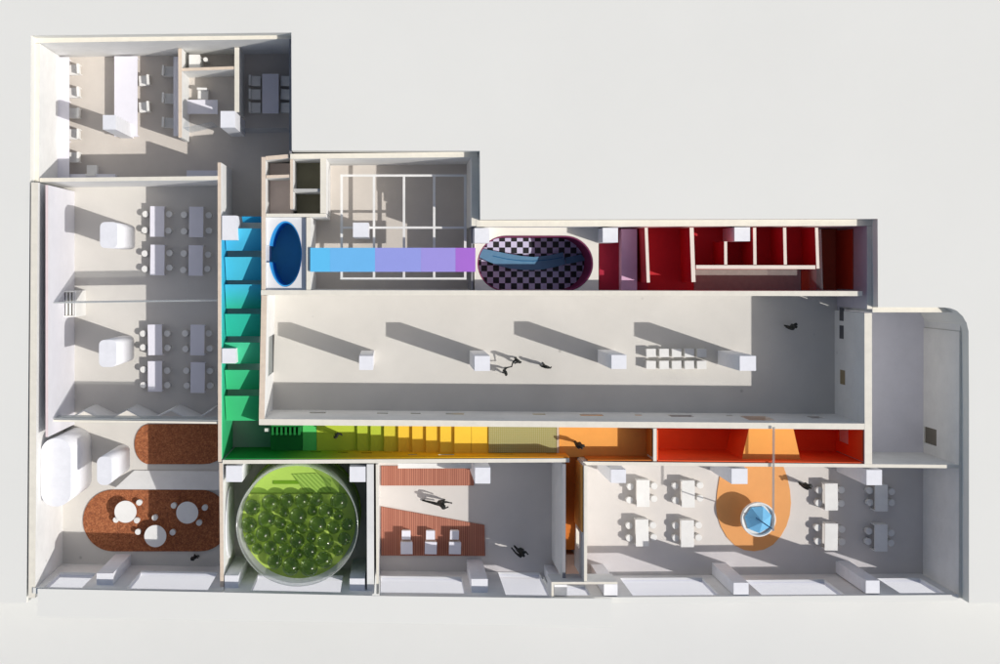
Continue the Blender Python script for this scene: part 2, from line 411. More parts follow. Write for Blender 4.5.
# service cores
wall('left wall of the small service rooms above the blue oval', [(263.5, 157), (263.5, 292)], 4, mats=[WALLW, TAN], z1=H-.8)
wall('north wall of the small brown service room', [(266, 158.2), (289, 156.2)], 4, mats=[WALLW, TAN], z1=H-2.2)
wall('tan wall between the brown service room and the dark shafts', [(291.6, 159.4), (291.6, 209)], 3, mats=[WALLW, TAN], z1=H-1)
wall('short shelf wall across the brown service room', [(266.2, 176.8), (289.8, 176)], 3, mats=[WALLW, TAN], z1=H-2)
wall('grey wall between the two dark shafts', [(293.6, 190.2), (320, 190.2)], 3, mats=[WALLW, card('grey_top', (.5, .5, .48, 1))], z1=H-3)
wall('white wall below the service rooms running to the courtyard', [(266, 215.3), (326, 215.3)], 3.4, z1=H-1.6)
wall('double cream wall between the dark shafts and the courtyard', [(323.3, 158.5), (323.3, 213.2)], 6, z1=H-.4)
wall('white wall along the right side of the blue oval room', [(308.6, 217.4), (308.6, 291)], 4.6, z1=H-1.1)
wall('white north wall of the courtyard with the frame', [(290.2, 156.4), (478, 154.4)], 5.2)
wall('shaded wall between the courtyard and the checkered pit', [(475.2, 157.2), (475.2, 226)], 7.4, mats=[WALLW, EDGE])
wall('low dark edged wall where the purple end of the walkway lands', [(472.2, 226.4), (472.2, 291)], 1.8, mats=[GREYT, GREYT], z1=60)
wall('cream north wall along the checkered pit and the red rooms', [(476.5, 223.6), (873, 222.6)], 6.4)
w_ie = wall('grey wall at the right end of the dark red rooms', [(869.6, 226), (869.6, 309)], 5, mats=[card('lavender_grey_wall', rgb(190, 186, 196)), EDGE])
# gallery
GN = [(261, 292.6), (862.5, 293.6)]
wall('cream wall along the top of the long white gallery', GN, 5)
GW = [(264.2, 295.4), (261.6, 420)]
u0, u1 = upy(GW, 334, z=0), upy(GW, 372, z=0)
gw = wall('tan topped wall with a glass doorway at the left end of the gallery', GW, 5.6, holes=[(u0, u1, 0, 58)], mats=[WALLW, TAN])
p = MB(); a = W(264.2, 330, H); p.box(a[0]-.5, -(372-NY), a[0]+.5, -(334-NY), .3, 57.6); wpart(p, 'glass_door', TRACE, gw)
GS = [(259, 422), (866, 426.6)]
def gs(x0, x1, za, zb): return (upx(GS, x0, z=za), upx(GS, x1, z=za), za, zb)
gsw = wall('long wall with slit windows between the gallery and the rainbow corridor', GS, 6,
     holes=[gs(310, 326, 20, 32), gs(377, 388, 22, 32), gs(410.5, 420.5, 22, 32), gs(445.5, 464, 22, 34), gs(532, 545, 20, 30),
            gs(579, 602, 22, 36), gs(634, 641, 22, 30), gs(667.5, 691, 22, 40), gs(725, 732, 22, 30), gs(739, 765, 26, 66), gs(806, 819, 24, 44)])
SLITM = card('brown_slit', rgb(150, 118, 106)); SLITG = card('grey_slit', rgb(128, 124, 128))  # opaque panels added in the slits to keep sun spots off the gallery
for x0, x1, za, zb, m in ((310, 326, 20, 32, SLITG), (377, 388, 22, 32, SLITG), (410.5, 420.5, 22, 32, SLITG), (445.5, 464, 22, 34, SLITG), (532, 545, 20, 30, SLITG), (579, 602, 22, 36, SLITM),
        (634, 641, 22, 30, SLITM), (667.5, 691, 22, 40, SLITM), (725, 732, 22, 30, SLITM), (806, 819, 24, 44, SLITM)):
    ca, cb_ = (x0-NX)*(1-za/D), (x1-NX)*(1-za/D); yc = W(0, 422+(x0+x1-518)/2/607*4.6, H)[1]; f = MB(); f.box(ca+.2, yc-.6, cb_-.2, yc+.6, za+.2, zb-.2); wpart(f, 'slit_blocker', m, gsw)
GE = [(868.2, 313), (868.4, 464)]
def ge(y0, y1, za, zb): return (upy(GE, y0, z=za), upy(GE, y1, z=za), za, zb)
ge_w = wall('thick tan wall between the gallery and the empty grey room', GE, 7.4, mats=[WALLW, EDGE],
     )
SLOT = card('slot_shade', rgb(92, 92, 96)); SLOTT = card('tan_slot', rgb(150, 135, 105))  # slabs on the wall; their colour stands in for the openings' darkness
def geslot(y0, y1, za, zb, m, nm='slot_slab'):
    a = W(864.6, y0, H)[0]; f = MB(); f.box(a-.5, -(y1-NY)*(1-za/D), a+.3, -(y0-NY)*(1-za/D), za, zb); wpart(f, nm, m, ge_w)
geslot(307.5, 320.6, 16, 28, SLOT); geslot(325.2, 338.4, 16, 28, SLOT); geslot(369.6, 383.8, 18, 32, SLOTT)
# empty room on the right
wall('cream wall along the top of the empty grey room with the rounded corner', [(872.5, 309.8), (946, 309.8)], 5.2, mats=[WALLW, EDGE])
wall('curved corner wall of the empty grey room', [(946.2, 309.7)]+[(948.5+14.0*math.sin(R(a)), 323.5-13.8*math.cos(R(a))) for a in range(12, 91, 6)]+[(962.5, 331)], 4.6, mats=[WALLW, EDGE], z1=H-.9)
EW = [(962.2, 331.4), (961.4, 598)]
ew = wall('long shaded wall with a dark square opening down the right edge', EW, 5.6, holes=[(upy(EW, 427.5, z=14), upy(EW, 444, z=14), 3, 34)], mats=[card('right_wall_card', rgb(232, 231, 228)), EDGE])
f = MB(); a = W(962, 436, H); f.box(a[0]-1.6, -(446-NY)*.99, a[0]-.5, -(426.5-NY)*.985, 2, 36); wpart(f, 'back_panel', card('brown_grey_panel', rgb(118, 112, 102)), ew)
wall('white wall between the red corridor and the right hand classroom', [(583, 463.4), (958.8, 466.6)], 3.4, mats=[WALLW, EDGE])
# rainbow corridor
KS = [(222.4, 462), (569.5, 460.4)]
def ks(x0, x1, za, zb): return (upx(KS, x0, z=za), upx(KS, x1, z=za), za, zb)
kwall = wall('cream wall with oval peepholes between the rainbow corridor and the rooms below', KS, 3.8, mats=[WALLW, EDGE],
     holes=[ks(311, 321, 36, 44), ks(338, 348, 42, 50), ks(361, 372, 46, 54), ks(385, 392, 46, 52), ks(408, 417, 56, 66), ks(438, 454, 56, 68), ks(500, 513, 60, 68), ks(546, 556, 60, 68)])
wall('white wall between the orange landing and the red corridor', [(655, 428.6), (655, 461.2)], 3.4, z1=H-.7)
jg = wall('tall tan topped wall beside the narrow orange stair', [(585.6, 465.4), (585.6, 581.4)], 3, z1=103, mats=[WALLW, EDGE],
     holes=[(68, 84, 47, 70)])  # hole added to let a spot of sun onto the stair
wall('tan framed parapet at the foot of the narrow orange stair', [(617.5, 583), (552.6, 583.2), (552.6, 597)], 2.4, z1=104, z0=70, mats=[WALLW, EDGE])
wall('marbled white wall between the ball pit room and the deck room', [(370.2, 464.4), (370.6, 594)], 7, mats=[card('marbled_white', (.8, .8, .79, 1), var=.12, scale=20), WALLW])
wall('thin second wall along the left edge of the wooden deck', [(377, 464.4), (377.6, 594)], 2.4, z1=H-1)
wall('wall with its top shade painted grey between the deck room and the narrow orange stair', [(564.2, 464.2), (564, 579)], 3.2, mats=[WALLW, GREYT])  # top painted grey for the shade of the taller wall beside it
# south walls with windows
def south(label, x0, y0, x1, y1, z1, wins):
    k = 1-z1/D; zb = []
    pts = [(x0, y0+3.2), (x1, y1+3.2)]
    a, b = W(*pts[0], z1), W(*pts[1], z1); ln = math.hypot(b[0]-a[0], b[1]-a[1])
    hs = []
    for (lx0, lx1, ly, ux0, ux1, uy) in wins:
        t = ((lx0+lx1)/2-x0)/(x1-x0); Y = (y0+(y1-y0)*t-NY)*k
        za = D*(1-Y/(ly-NY)); zc = min(D*(1-Y/(uy-NY)), z1-4)
        hs.append((((lx0-NX)*(1-za/D)-a[0]), ((lx1-NX)*(1-za/D)-a[0]), za, zc))
    o = wall(label, pts, 5.6, z1=z1, holes=hs, mats=[WALLW, BOARD], zref=z1)
    for (ua, ub, za, zc) in hs:
        f = MB(); d = ((b[0]-a[0])/ln, (b[1]-a[1])/ln); n = (-d[1], d[0])
        q = [(a[0]+d[0]*u+n[0]*s, a[1]+d[1]*u+n[1]*s) for u, s in ((ua+.2, -.4), (ub-.2, -.4), (ub-.2, .4), (ua+.2, .4))]
        f.prism(q, za+.2, zc-.2); wpart(f, 'window_pane', PANE, o)
    return o
south('tall white south wall with two windows below the cork floored lounge', 33, 587.4, 221.5, 591, 105,
      [(60, 96.5, 572.5, 42, 86, 587.6), (141, 218, 571.5, 129, 211, 589)])
south('tall white south wall with one window below the ball pit', 224, 591.2, 372, 594.6, 105,
      [(258, 343, 574.5, 251, 337, 591)])
south('tall white south wall with two windows below the wooden deck', 379.4, 595, 551.2, 597, 105,
      [(381, 461.5, 576, 380.5, 464, 592.5), (498, 539, 572, 504, 549, 594.6)])
south('long white south wall with four windows below the right hand classroom', 554, 597.2, 958.4, 594.4, 91,
      [(556, 585, 585, 556, 590, 595), (620, 702, 577.5, 630, 716, 595), (745, 824, 579.5, 759, 842, 594.4), (877, 920, 578, 890, 945, 592.8)])

f = MB(); zc_ = 107.6
f.prism([W(37.5, 588.9, zc_), W(221.5, 592.4, zc_), W(372, 595.8, zc_), W(551, 598.2, zc_), W(612, 598.6, zc_), W(612, 627, zc_), W(37.5, 617, zc_)], 106, zc_)
tag(f.build('added_canopy', BOARD), 'long white canopy board added to shade the lower left rooms', 'board')  # canopy added outside to cut the sun coming through the south windows
f = MB(); xo = W(222.8, 520, H)[0]+1.0; yo = -(523-NY)*.965
b0 = len(f.v); N = 40
for dx in (0, 1.0): f.v += [(xo+dx, yo+34*math.cos(2*math.pi*i/N), 44+33*math.sin(2*math.pi*i/N)) for i in range(N)]
f.face(list(range(N))); f.face(list(range(2*N-1, N-1, -1)))
for i in range(N): j = (i+1) % N; f.face([i, j, N+j, N+i])
wpart(f, 'oval_panel', COLM, w_de)
# coloured linings on the corridor walls
def bc(name_stops): return name_stops
CB = ramp_mat('blue_to_green_lining', 1, -195, 55, [(0, rgb(54, 176, 104)), (.22, rgb(60, 190, 130)), (.5, rgb(46, 184, 162)), (.7, rgb(64, 184, 212)), (1, rgb(58, 170, 222))])
f = MB(); x = W(221, 250, H)[0]
f.box(x+.3, -(462-NY)*.9365+2.6, x+1.3, -(216-NY)*.9365, 2.4, H-2.5); wpart(f, 'wall_lining', CB, w_bc)
KL = ramp_mat('rainbow_lining', 0, -165, 165, [(0, rgb(20, 150, 70)), (.16, rgb(30, 150, 55)), (.3, rgb(125, 165, 30)), (.42, rgb(205, 165, 20)), (.62, rgb(240, 185, 25)), (.8, rgb(245, 180, 30)), (1, rgb(240, 150, 40))])
a = W(222.6, 460, H); b = W(569.6, 458.4, H); f = MB()
segs = 60
hl = [(311, 321, 36, 44), (338, 348, 42, 50), (361, 372, 46, 54), (385, 392, 46, 52), (408, 417, 56, 66), (438, 454, 56, 68), (500, 513, 60, 68), (546, 556, 60, 68)]
xs = sorted(set([a[0]+2, b[0]]+[(h_[i]-NX)*(1-h_[2]/D) for h_ in hl for i in (0, 1)]))
for i in range(len(xs)-1):
    xm = (xs[i]+xs[i+1])/2; zz = [(3.4, H-1.5)]
    for h_ in hl:
        if (h_[0]-NX)*(1-h_[2]/D) < xm < (h_[1]-NX)*(1-h_[2]/D): zz = [(3.4, h_[2]), (h_[3], H-1.5)]
    ya = a[1]+(b[1]-a[1])*(xs[i]-a[0])/(b[0]-a[0]); yb = a[1]+(b[1]-a[1])*(xs[i+1]-a[0])/(b[0]-a[0])
    for z0, z1 in zz: f.prism([(xs[i], ya+.3), (xs[i+1], yb+.3), (xs[i+1], yb+1.2), (xs[i], ya+1.2)], z0, z1)
wpart(f, 'wall_lining', KL, kwall)

# ================================================================== BLUE TO GREEN RAMP
rows = [(216.5, 222.6, rgb(46, 168, 220)), (228.4, 250.7, rgb(74, 186, 222)), (257, 280.2, rgb(76, 194, 220)), (284.5, 308.5, None), (314, 336.2, rgb(46, 188, 162)), (342.5, 363.7, rgb(72, 198, 150)), (370, 389.3, rgb(62, 194, 134)), (396, 420.6, rgb(62, 190, 124))]
names = ['deep blue', 'sky blue', 'cyan', 'cyan turning green', 'teal', 'mint green', 'bright green', 'emerald']
pos = ['topmost of the flight by the white corridor floor', 'second from the top of the flight beside the marbled column', 'third from the top of the flight', 'fourth of the flight', 'fifth of the flight, just above the lower white column', 'sixth of the flight, beside the lower white column', 'seventh of the flight', 'last of the flight, at the corridor corner']
cyg = ramp_mat('cyan_green_paper', 1, -36.5, -15.5, [(0, rgb(54, 190, 158)), (.35, rgb(58, 190, 180)), (1, rgb(70, 190, 218))])
zt, zb_ = H-11.0, H-22.0
for i, (y0, y1, c) in enumerate(rows):
    f = MB(); ya = -(y0-NY)*(1-zt/D); yb = -(y1-NY)*(1-zb_/D)
    xl = W(221, 0, H)[0]+2.2; xr = W(261.0 if i < 3 else 260.6-.45*(i-3), 0, H)[0]-1.2
    if i == 0: xl += 16
    fz = lambda x, y, ya=ya, yb=yb: zt+(zb_-zt)*(y-ya)/(yb-ya)
    f.prism([(xl, ya), (xr, ya), (xr, yb), (xl, yb)], lambda x, y: fz(x, y)-1.2, fz)
    m = cyg if c is None else card(names[i].replace(' ', '_')+'_step_paper', c, var=.03, rough=.6)
    o = f.build('ramp_step', m); tag(o, names[i]+' sloped step, '+pos[i], 'step', 'sloped steps of the blue to green ramp')

# ================================================================== RAINBOW CORRIDOR FLOOR
def slab(name, pts, z, m, label=None, cat=None, zr=None, z0=2.5, group=None):
    f = MB(); f.prism(ppoly(pts, z if zr is None else zr), z0, z); o = f.build(name, m)
    if label: tag(o, label, cat, group)
    else: o['kind'] = 'structure'
    return o
yt, yb2 = 419, 452
slab('corridor_floor', rect(270.5, yt, 302.6, yb2), 30, GREEND)  # shade put into the colour: darker copy of the sunlit green floor
slab('corridor_floor', rect(302.8, yt, 316.6, yb2), 30.6, GREEN)
rl_ = empty('railing', 'dark green comb shaped railing at the low end of the rainbow corridor', 'railing', *W(286, 428, 40))
f = MB(); f.prism(ppoly(rect(270.8, 425.2, 302.6, 427), 60), 30.2, 58); wpart(f, 'back_rail', GREEND, rl_)
for i in range(7):
    f = MB(); f.prism(ppoly(rect(271.6+i*4.4, 427.2, 273.6+i*4.4, 435), 44), 30.2, 44); wpart(f, 'slat', GREEND, rl_)
f = MB(); f.prism(ppoly(rect(264.6, 428.4, 269.6, 431.6), 40), 36, 40); tag(f.build('ledge', WHITE), 'small white ledge beside the dark green railing', 'ledge')
slab('corridor_floor', rect(316.8, yt, 357, yb2), 31, YGREEN)
sx = [357.2, 370.6, 384, 398.2, 412.2, 426, 440.2, 454.5, 471.4]
cols = [YGREEN, YGREEN, card('lemon_paper', rgb(216, 206, 66), var=.03), YELLOW, YELLOW, YELLOW, YELLOW, YELLOW]
words = ['yellow green tread, lowest of the flight', 'yellow green tread, second from the bottom', 'lemon tread, third from the bottom', 'yellow tread, fourth from the bottom', 'yellow tread, fifth from the bottom', 'yellow tread, sixth from the bottom', 'yellow tread, second from the top', 'yellow tread, topmost of the flight']
st = empty('stair', 'broad stair rising from green to yellow in the rainbow corridor', 'stair', *W(414, 436, 27))
for i in range(8):
    z = 31+3.2*(i+1); f = MB(); f.prism(ppoly(rect(sx[i], yt, sx[i+1]-.05, yb2+i*.5), z), 2.5, z)
    o = wpart(f, 'tread', cols[i], st); o['label'] = words[i]
slab('corridor_floor', rect(471.6, yt, 558, 456.5), 56.9, YELLOW)
slab('mesh_mat', rect(488.8, 425.4, 556.5, 452.8), 58.4, WEAVE, 'khaki woven mesh mat laid on the yellow landing', 'mat', z0=57)
slab('trim_strip', rect(556.8, 425, 559, 453.2), 58.8, card('pale_strip', rgb(205, 190, 170)), 'narrow pale strip between the mesh mat and the orange landing', 'strip', z0=57)
slab('corridor_floor', rect(559.2, yt, 652.8, 457), 57.2, ORANGE)
lin = MB(); a = W(588, 461.6, H); b = W(653.2, 461.8, H); lin.box(a[0], a[1]+.4, b[0], a[1]+1.4, 57.4, H-2)
o = lin.build('wall_panel', ORANGED); tag(o, 'orange facing along the bottom edge of the orange landing', 'panel')
lin = MB(); a = W(653.3, 430, H); lin.box(a[0]-1.4, W(0, 457, H)[1], a[0]-.3, W(0, 430, H)[1], 57.4, H-2)
o = lin.build('wall_panel', ORANGED); tag(o, 'orange facing on the wall at the right end of the orange landing', 'panel')
slab('corridor_floor', [(656.8, 429.5), (864.4, 429.8), (864.4, 464), (656.8, 461.6)], 6, RED, zr=H, z0=-1)
# red facings
lin = MB(); a = W(657.5, 461.8, H); b = W(864, 464.2, H)
lin.prism([(a[0], a[1]+.3), (b[0], b[1]+.3), (b[0], b[1]+1.3), (a[0], a[1]+1.3)], 6.2, H-2)
tag(lin.build('wall_panel', RED), 'long red facing along the bottom edge of the red corridor', 'panel')
lin = MB(); a = W(864.6, 430, H)
y0_, y1_ = W(0, 461.5, H)[1], W(0, 430.5, H)[1]; yh0, yh1 = -(441-NY)*(1-16/D), -(429-NY)*(1-16/D)
lin.box(a[0]-1.6, y0_, a[0]-.4, yh0, 6.2, H-2); lin.box(a[0]-1.6, yh0, a[0]-.4, y1_, 6.2, 16); lin.box(a[0]-1.6, yh0, a[0]-.4, y1_, 46, H-2); geslot(429.2, 440.8, 16.2, 45.8, FL_L, 'panel')  # pale panel added in the window to keep sun out of the corridor
tag(lin.build('wall_panel', RED), 'red facing with a cut out window at the right end of the red corridor', 'panel')
lin = MB(); a = W(657.2, 430, H); lin.box(a[0]+.3, W(0, 461, H)[1], a[0]+1.3, W(0, 430.5, H)[1], 6.2, H-2)
tag(lin.build('wall_panel', RED), 'red facing at the left end of the red corridor', 'panel')
f = MB(); f.prism(ppoly([(749.3, 427), (793, 427), (800.6, 460.6), (741.6, 460.2)], 70), 6.2, 70, top=1)
for i, fc in enumerate(f.f):
    if len(fc) == 4 and all(abs(f.v[j][1]-W(0, 427, 70)[1]) < .2 for j in fc): f.mi[i] = 1
o = f.build('platform', [RED, ORANGE]); tag(o, 'raised orange platform flaring outwards in the red corridor', 'platform')
# narrow orange stair
st = empty('stair', 'narrow orange stair going down between the deck room and the classroom', 'stair', *W(574, 515, 20))
n = 22
for i in range(n):
    z = 56-(i+1)*.8; ya = 458+(i)*4.4; f = MB()
    f.prism([(W(567.2, 0, H)[0], -(ya-NY)*.955), (W(584, 0, H)[0]-2.2, -(ya-NY)*.955), (W(584, 0, H)[0]-2.2, -(ya+4.35-NY)*.955), (W(567.2, 0, H)[0], -(ya+4.35-NY)*.955)], -1, max(z, .8))
    wpart(f, 'tread', ORANGED, st)
slab('stair_foot', rect(566.5, 554.5, 582.6, 577), 34, card('pinkish_landing', rgb(226, 186, 160)), z0=-1)
lin = MB(); a = W(584.2, 500, 103); lin.box(a[0]-1.5, -(532-NY)*.93, a[0]-.4, -(466-NY)*.93, 39, 98)
tag(lin.build('wall_panel', ORANGE), 'orange facing on the right side of the narrow stair', 'panel')

# ================================================================== UPPER RED ROOMS AND CHECKERED PIT
ZR = 42.0
# white deck with capsule shaped pit
hol = arc(506, 263.5, 28.6, 28.0, 90, 270, 20)+arc(564.6, 263.5, 28.6, 28.0, -90, 90, 20)
hol = [(x, y) for x, y in hol]
outer = [(506, 292.2), (598.6, 292.2), (598.6, 226.5), (474.4, 226.5), (474.4, 292.2)]
f = MB(); poly = hol+[(506, 291.5)]+outer[0:5]+[(505.7, 292.2), (505.7, 291.5)]
f.prism(ppoly(poly, 57), -1, 57); o = f.build('pit_deck', card('pit_deck_card', rgb(232, 228, 218), var=.02)); tag(o, 'white raised deck around the checkered capsule shaped pit', 'platform')
lin = MB(); h2 = [W(x, y, 57) for x, y in hol]; cx = sum(p[0] for p in h2)/len(h2); cy = sum(p[1] for p in h2)/len(h2)
inn = [(cx+(p[0]-cx)*.995+0*1, cy+(p[1]-cy)*.985) for p in h2]
for i in range(len(h2)-1):
    p0, p1, q0, q1 = inn[i], inn[i+1], (cx+(inn[i][0]-cx)*.985, cy+(inn[i][1]-cy)*.972), (cx+(inn[i+1][0]-cx)*.985, cy+(inn[i+1][1]-cy)*.972)
    lin.prism([p0, p1, q1, q0], 1.3, 56.2)
wpart(lin, 'pit_lining', card('pit_purple', rgb(140, 58, 100), var=.06), o)
f = MB(); f.prism(ppoly(rect(476, 234, 598, 292), 30), -1, 1.0); struct(f, 'checkered_floor', CHECK)
# slide
def strip(name, top, bot, z, th, m):
    f = MB(); f.prism(ppoly(top+bot[::-1], z), z-th, z); return f.build(name, m)
q = lambda L: [(465+x/7.14, 215+y/7.14) for x, y in L]
o = empty('slide', 'steel blue curved slide lying across the checkered pit', 'slide', *W(532, 262, 10))
f = MB(); f.prism(ppoly(q([(112, 238), (200, 255), (300, 275), (400, 292), (490, 300), (600, 288), (700, 265)])+q([(718, 352), (640, 372), (560, 388), (480, 393), (400, 391), (320, 382), (250, 365), (160, 330), (92, 296)]), 9), 7.4, 9); wpart(f, 'chute', STEEL, o)
f = MB(); f.prism(ppoly(q([(716, 304), (830, 280), (864, 324), (722, 352)]), 7), 5.4, 7); wpart(f, 'landing_tongue', STEEL, o)
f = MB(); f.prism(ppoly(q([(200, 290), (300, 312), (400, 324), (490, 326), (600, 316), (696, 300), (697, 305), (600, 321), (490, 331), (400, 329), (300, 317), (200, 295)]), 9.6), 9.05, 9.6); wpart(f, 'seam', BLUED, o)
slab('red_floor', rect(599.4, 226.6, 816.4, 292), ZR, CRIM, z0=-1)
f = MB(); f.prism(ppoly(rect(599.4, 226.6, 648, 292), ZR+.6), ZR+.05, ZR+.6); struct(f, 'red_floor', CRIMD)
f = MB(); f.prism(ppoly(rect(694, 269.5, 801, 292), ZR+.6), ZR+.05, ZR+.6); struct(f, 'mauve_floor', MAUVG)
f = MB(); f.prism(ppoly(rect(621.6, 229, 637, 292), 58), ZR, 58); tag(f.build('bench', MAUVE), 'long mauve bench box in the dark crimson room', 'bench')
f = MB(); f.prism(ppoly(rect(819.5, 226.6, 867, 292), H), -1, .6); struct(f, 'maroon_floor', card('dark_maroon', rgb(186, 92, 66), var=.06))
lin = MB(); a = W(867, 250, H); lin.box(a[0]-1.6, W(0, 290, H)[1], a[0]-.4, W(0, 228, H)[1], .8, 50)
wpart(lin, 'wall_lining', BROWNR, w_ie)
PR = [WALLW, card('pinkish_edge', rgb(236, 222, 210))]
def rpart(label, x0, y0, x1, y1, faces=True, t=3.1):
    o = wall(label, [(x0, y0), (x1, y1)], t, z0=ZR-1.5, mats=[CRIM, PR[1]], cat='partition', name='partition', z1=H-.9)
    return o
rpart('slanted partition right of the mauve bench in the crimson rooms', 646.2, 227.6, 648.4, 282.5)
rpart('long partition between the open crimson room and the row of four small cells', 691.6, 227.6, 693.6, 282, t=4)
rpart('partition between the first and second small red cells, ending at the white column', 725.6, 241.5, 725.8, 264.6, t=3)
rpart('partition right of the white column among the small red cells', 754.6, 227.6, 755, 264.6)
rpart('partition between the third and fourth small red cells', 784.6, 227.6, 785.4, 264.6)
rpart('partition closing the fourth small red cell on the right', 816.6, 227.6, 818, 268.6)
rpart('long partition along the bottom of the four small red cells', 696, 267, 815.4, 267.2, t=3.8)
o = wall('clear film screen between the mauve passage and the dark maroon room', [(820.4, 229), (822.4, 291)], 1.4, z1=H-4, mats=[ACET, ACET], cat='screen', name='screen')
slab('red_mat', rect(801.5, 271, 815, 291), ZR+1.4, BROWNR, 'small red brown square at the right end of the mauve passage', 'mat', z0=ZR+.7)

# ================================================================== BLUE OVAL ROOM, COURTYARD
ov = arc(284.7, 253.9, 16.6, 33, 196.5, 525-1.5, 48)     # leaves the doorway open on the left
ov = arc(285.2, 253.9, 16.6, 33, -165, 165, 48)
poly = ov+[(266.2, 262.4), (266.2, 290.4), (306, 290.4), (306, 217.4), (266.2, 217.4), (266.2, 245.4)]
f = MB(); f.prism(ppoly(poly, 82), 22.1, 82); o = f.build('oval_room', card('oval_block_card', rgb(225, 226, 228), var=.04, scale=10)); tag(o, 'white block with a deep blue oval room cut into it', 'room block')
lin = MB(); oi = [W(x, y, 82) for x, y in ov]; c0 = W(285.2, 253.9, 82)
for i in range(len(oi)-1):
    s = lambda p, k: (c0[0]+(p[0]-c0[0])*k, c0[1]+(p[1]-c0[1])*k)
    lin.prism([s(oi[i], .995), s(oi[i+1], .995), s(oi[i+1], .955), s(oi[i], .955)], 22.3, 81.2)
wpart(lin, 'oval_lining', BLUEV, o)
slab('blue_floor', rect(265.6, 217.3, 306.2, 290.6), 22, card('oval_floor_blue', rgb(96, 180, 196), var=.05), zr=H, z0=1.2)
f = MB(); f.prism(ppoly(rect(293.3, 158.5, 320.2, 213.4), H), .1, 38); struct(f, 'shaft_floor', card('shaft_olive', rgb(150, 146, 124), var=.08))
f = MB(); f.prism(ppoly(rect(266, 160, 289.8, 213.4), H), .1, 48); struct(f, 'service_floor', card('service_brown', rgb(235, 218, 208), var=.05))
# hanging frame of thin white bars
fr = empty('ceiling_frame', 'thin white grid frame spanning the courtyard', 'frame', *W(403, 227, 57))
Z = 57
for x in (341.6, 374, 404, 434.2, 465.2):
    f = MB(); f.prism(ppoly(rect(x-1.2, 174.3, x+1.2, 279.8), Z), Z-2.2, Z); wpart(f, 'bar', WHITE, fr)
for y in (175.5, 227.6, 278.6):
    f = MB(); f.prism(ppoly(rect(340.3, y-1.1, 466.5, y+1.1), Z+.3), Z-2, Z+.3); wpart(f, 'cross_bar', WHITE, fr)
br = empty('walkway', 'flat walkway strip running from sky blue to purple over the courtyard', 'walkway', *W(392, 260, 89))
for x0, x1, c, nm in ((310.3, 330, (98, 196, 246), 'sky blue section'), (330.05, 375, (112, 188, 242), 'light blue section'), (375.05, 421, (152, 160, 230), 'periwinkle section'), (421.05, 455.5, (162, 152, 226), 'violet section'), (455.55, 475.4, (172, 112, 212), 'purple end section')):
    f = MB(); f.prism(ppoly(rect(x0, 247.8, x1, 271.8), 90), 88.6, 90); o = wpart(f, 'section', card('walk_'+nm.replace(' ', '_'), rgb(*c), var=.02), br); o['label'] = nm

# ================================================================== COLUMNS
def column(label, x0, y0, x1, y1, z1=H+.8, r=0, group='white columns'):
    f = MB(); pts = rect(x0, y0, x1, y1) if not r else rrect(x0, y0, x1, y1, r)
    f.prism(ppoly(pts, z1), -.5, z1, smooth=bool(r)); o = f.build('column', COLM); tag(o, label, 'column', group); return o
for a in [
 ('square white column nearest the left end of the gallery', 359.2, 356, 373, 370),
 ('square white gallery column beside the two figures holding hands', 474.6, 356, 490, 371),
 ('square white gallery column left of the rows of white cubes', 611.5, 355, 626.5, 369),
 ('square white gallery column right of the rows of white cubes', 739.8, 356, 756, 370.8),
 ('white column standing at the end of the long office table', 102.8, 115, 115.8, 129.4),
 ('white column at the end of the small office wall', 220.5, 111, 235, 127.5),
 ('white column on the courtyard frame', 353, 222.6, 368.6, 237),
 ('white column by the left end of the checkered pit', 474.6, 228, 489.4, 243),
 ('white column between the pit deck and the crimson room', 602.8, 227.8, 618, 242.4),
 ('white column rising among the small red cells', 734.5, 227.2, 750, 241.2),
 ('marbled white column at the top of the blue ramp', 222, 215.6, 236.6, 240),
 ('smaller white column beside the mint green step', 222, 348.6, 235.6, 363.4),
 ('white column by the left window of the cork floored lounge', 96.5, 573.4, 113, 586),
 ('white column in the upper left corner of the ball pit room', 226, 466, 242, 482),
 ('white column in the upper right corner of the ball pit room', 349.6, 466.8, 365.6, 482),
 ('white column in the lower left corner of the ball pit room', 224.6, 575.6, 238.4, 590.8),
 ('white column in the lower right corner of the ball pit room', 349.6, 578.6, 364.8, 592),
 ('white column at the top of the deck room', 475, 467.6, 490.4, 483.6),
 ('white column between the two deck room windows', 471.4, 579, 487.8, 593.6),
 ('white column against the parapet at the foot of the orange stair', 554.4, 585, 567, 595.6),
 ('white column above the first desks in the right hand classroom', 611, 469.6, 626, 483),
 ('white column on the edge of the orange egg shaped mat', 731.6, 468.8, 747.6, 484),
 ('white column at the top of the shaded desks on the right', 866.6, 470, 882, 485.2),
 ('white column left of the widest classroom window', 604, 584.4, 617.6, 595.6),
 ('white column between the two wide classroom windows', 733.6, 582.8, 748.6, 595),
 ('white column left of the last window on the right', 865.8, 580.6, 879.6, 593.4)]:
    column(*a)
column('rounded white column in the upper classroom', 100, 222, 117.5, 248, r=5)
column('rounded white column in the lower classroom', 99, 340, 116.5, 367, r=5)
column('small rounded white column beside the cork mats', 97, 456.6, 112, 485, r=6)
o = column('large white rounded pod in the corner of the cork floored lounge', 41, 438.4, 71, 506.5, r=14); o.name = 'pod'; o['category'] = 'pod'; del o['group']

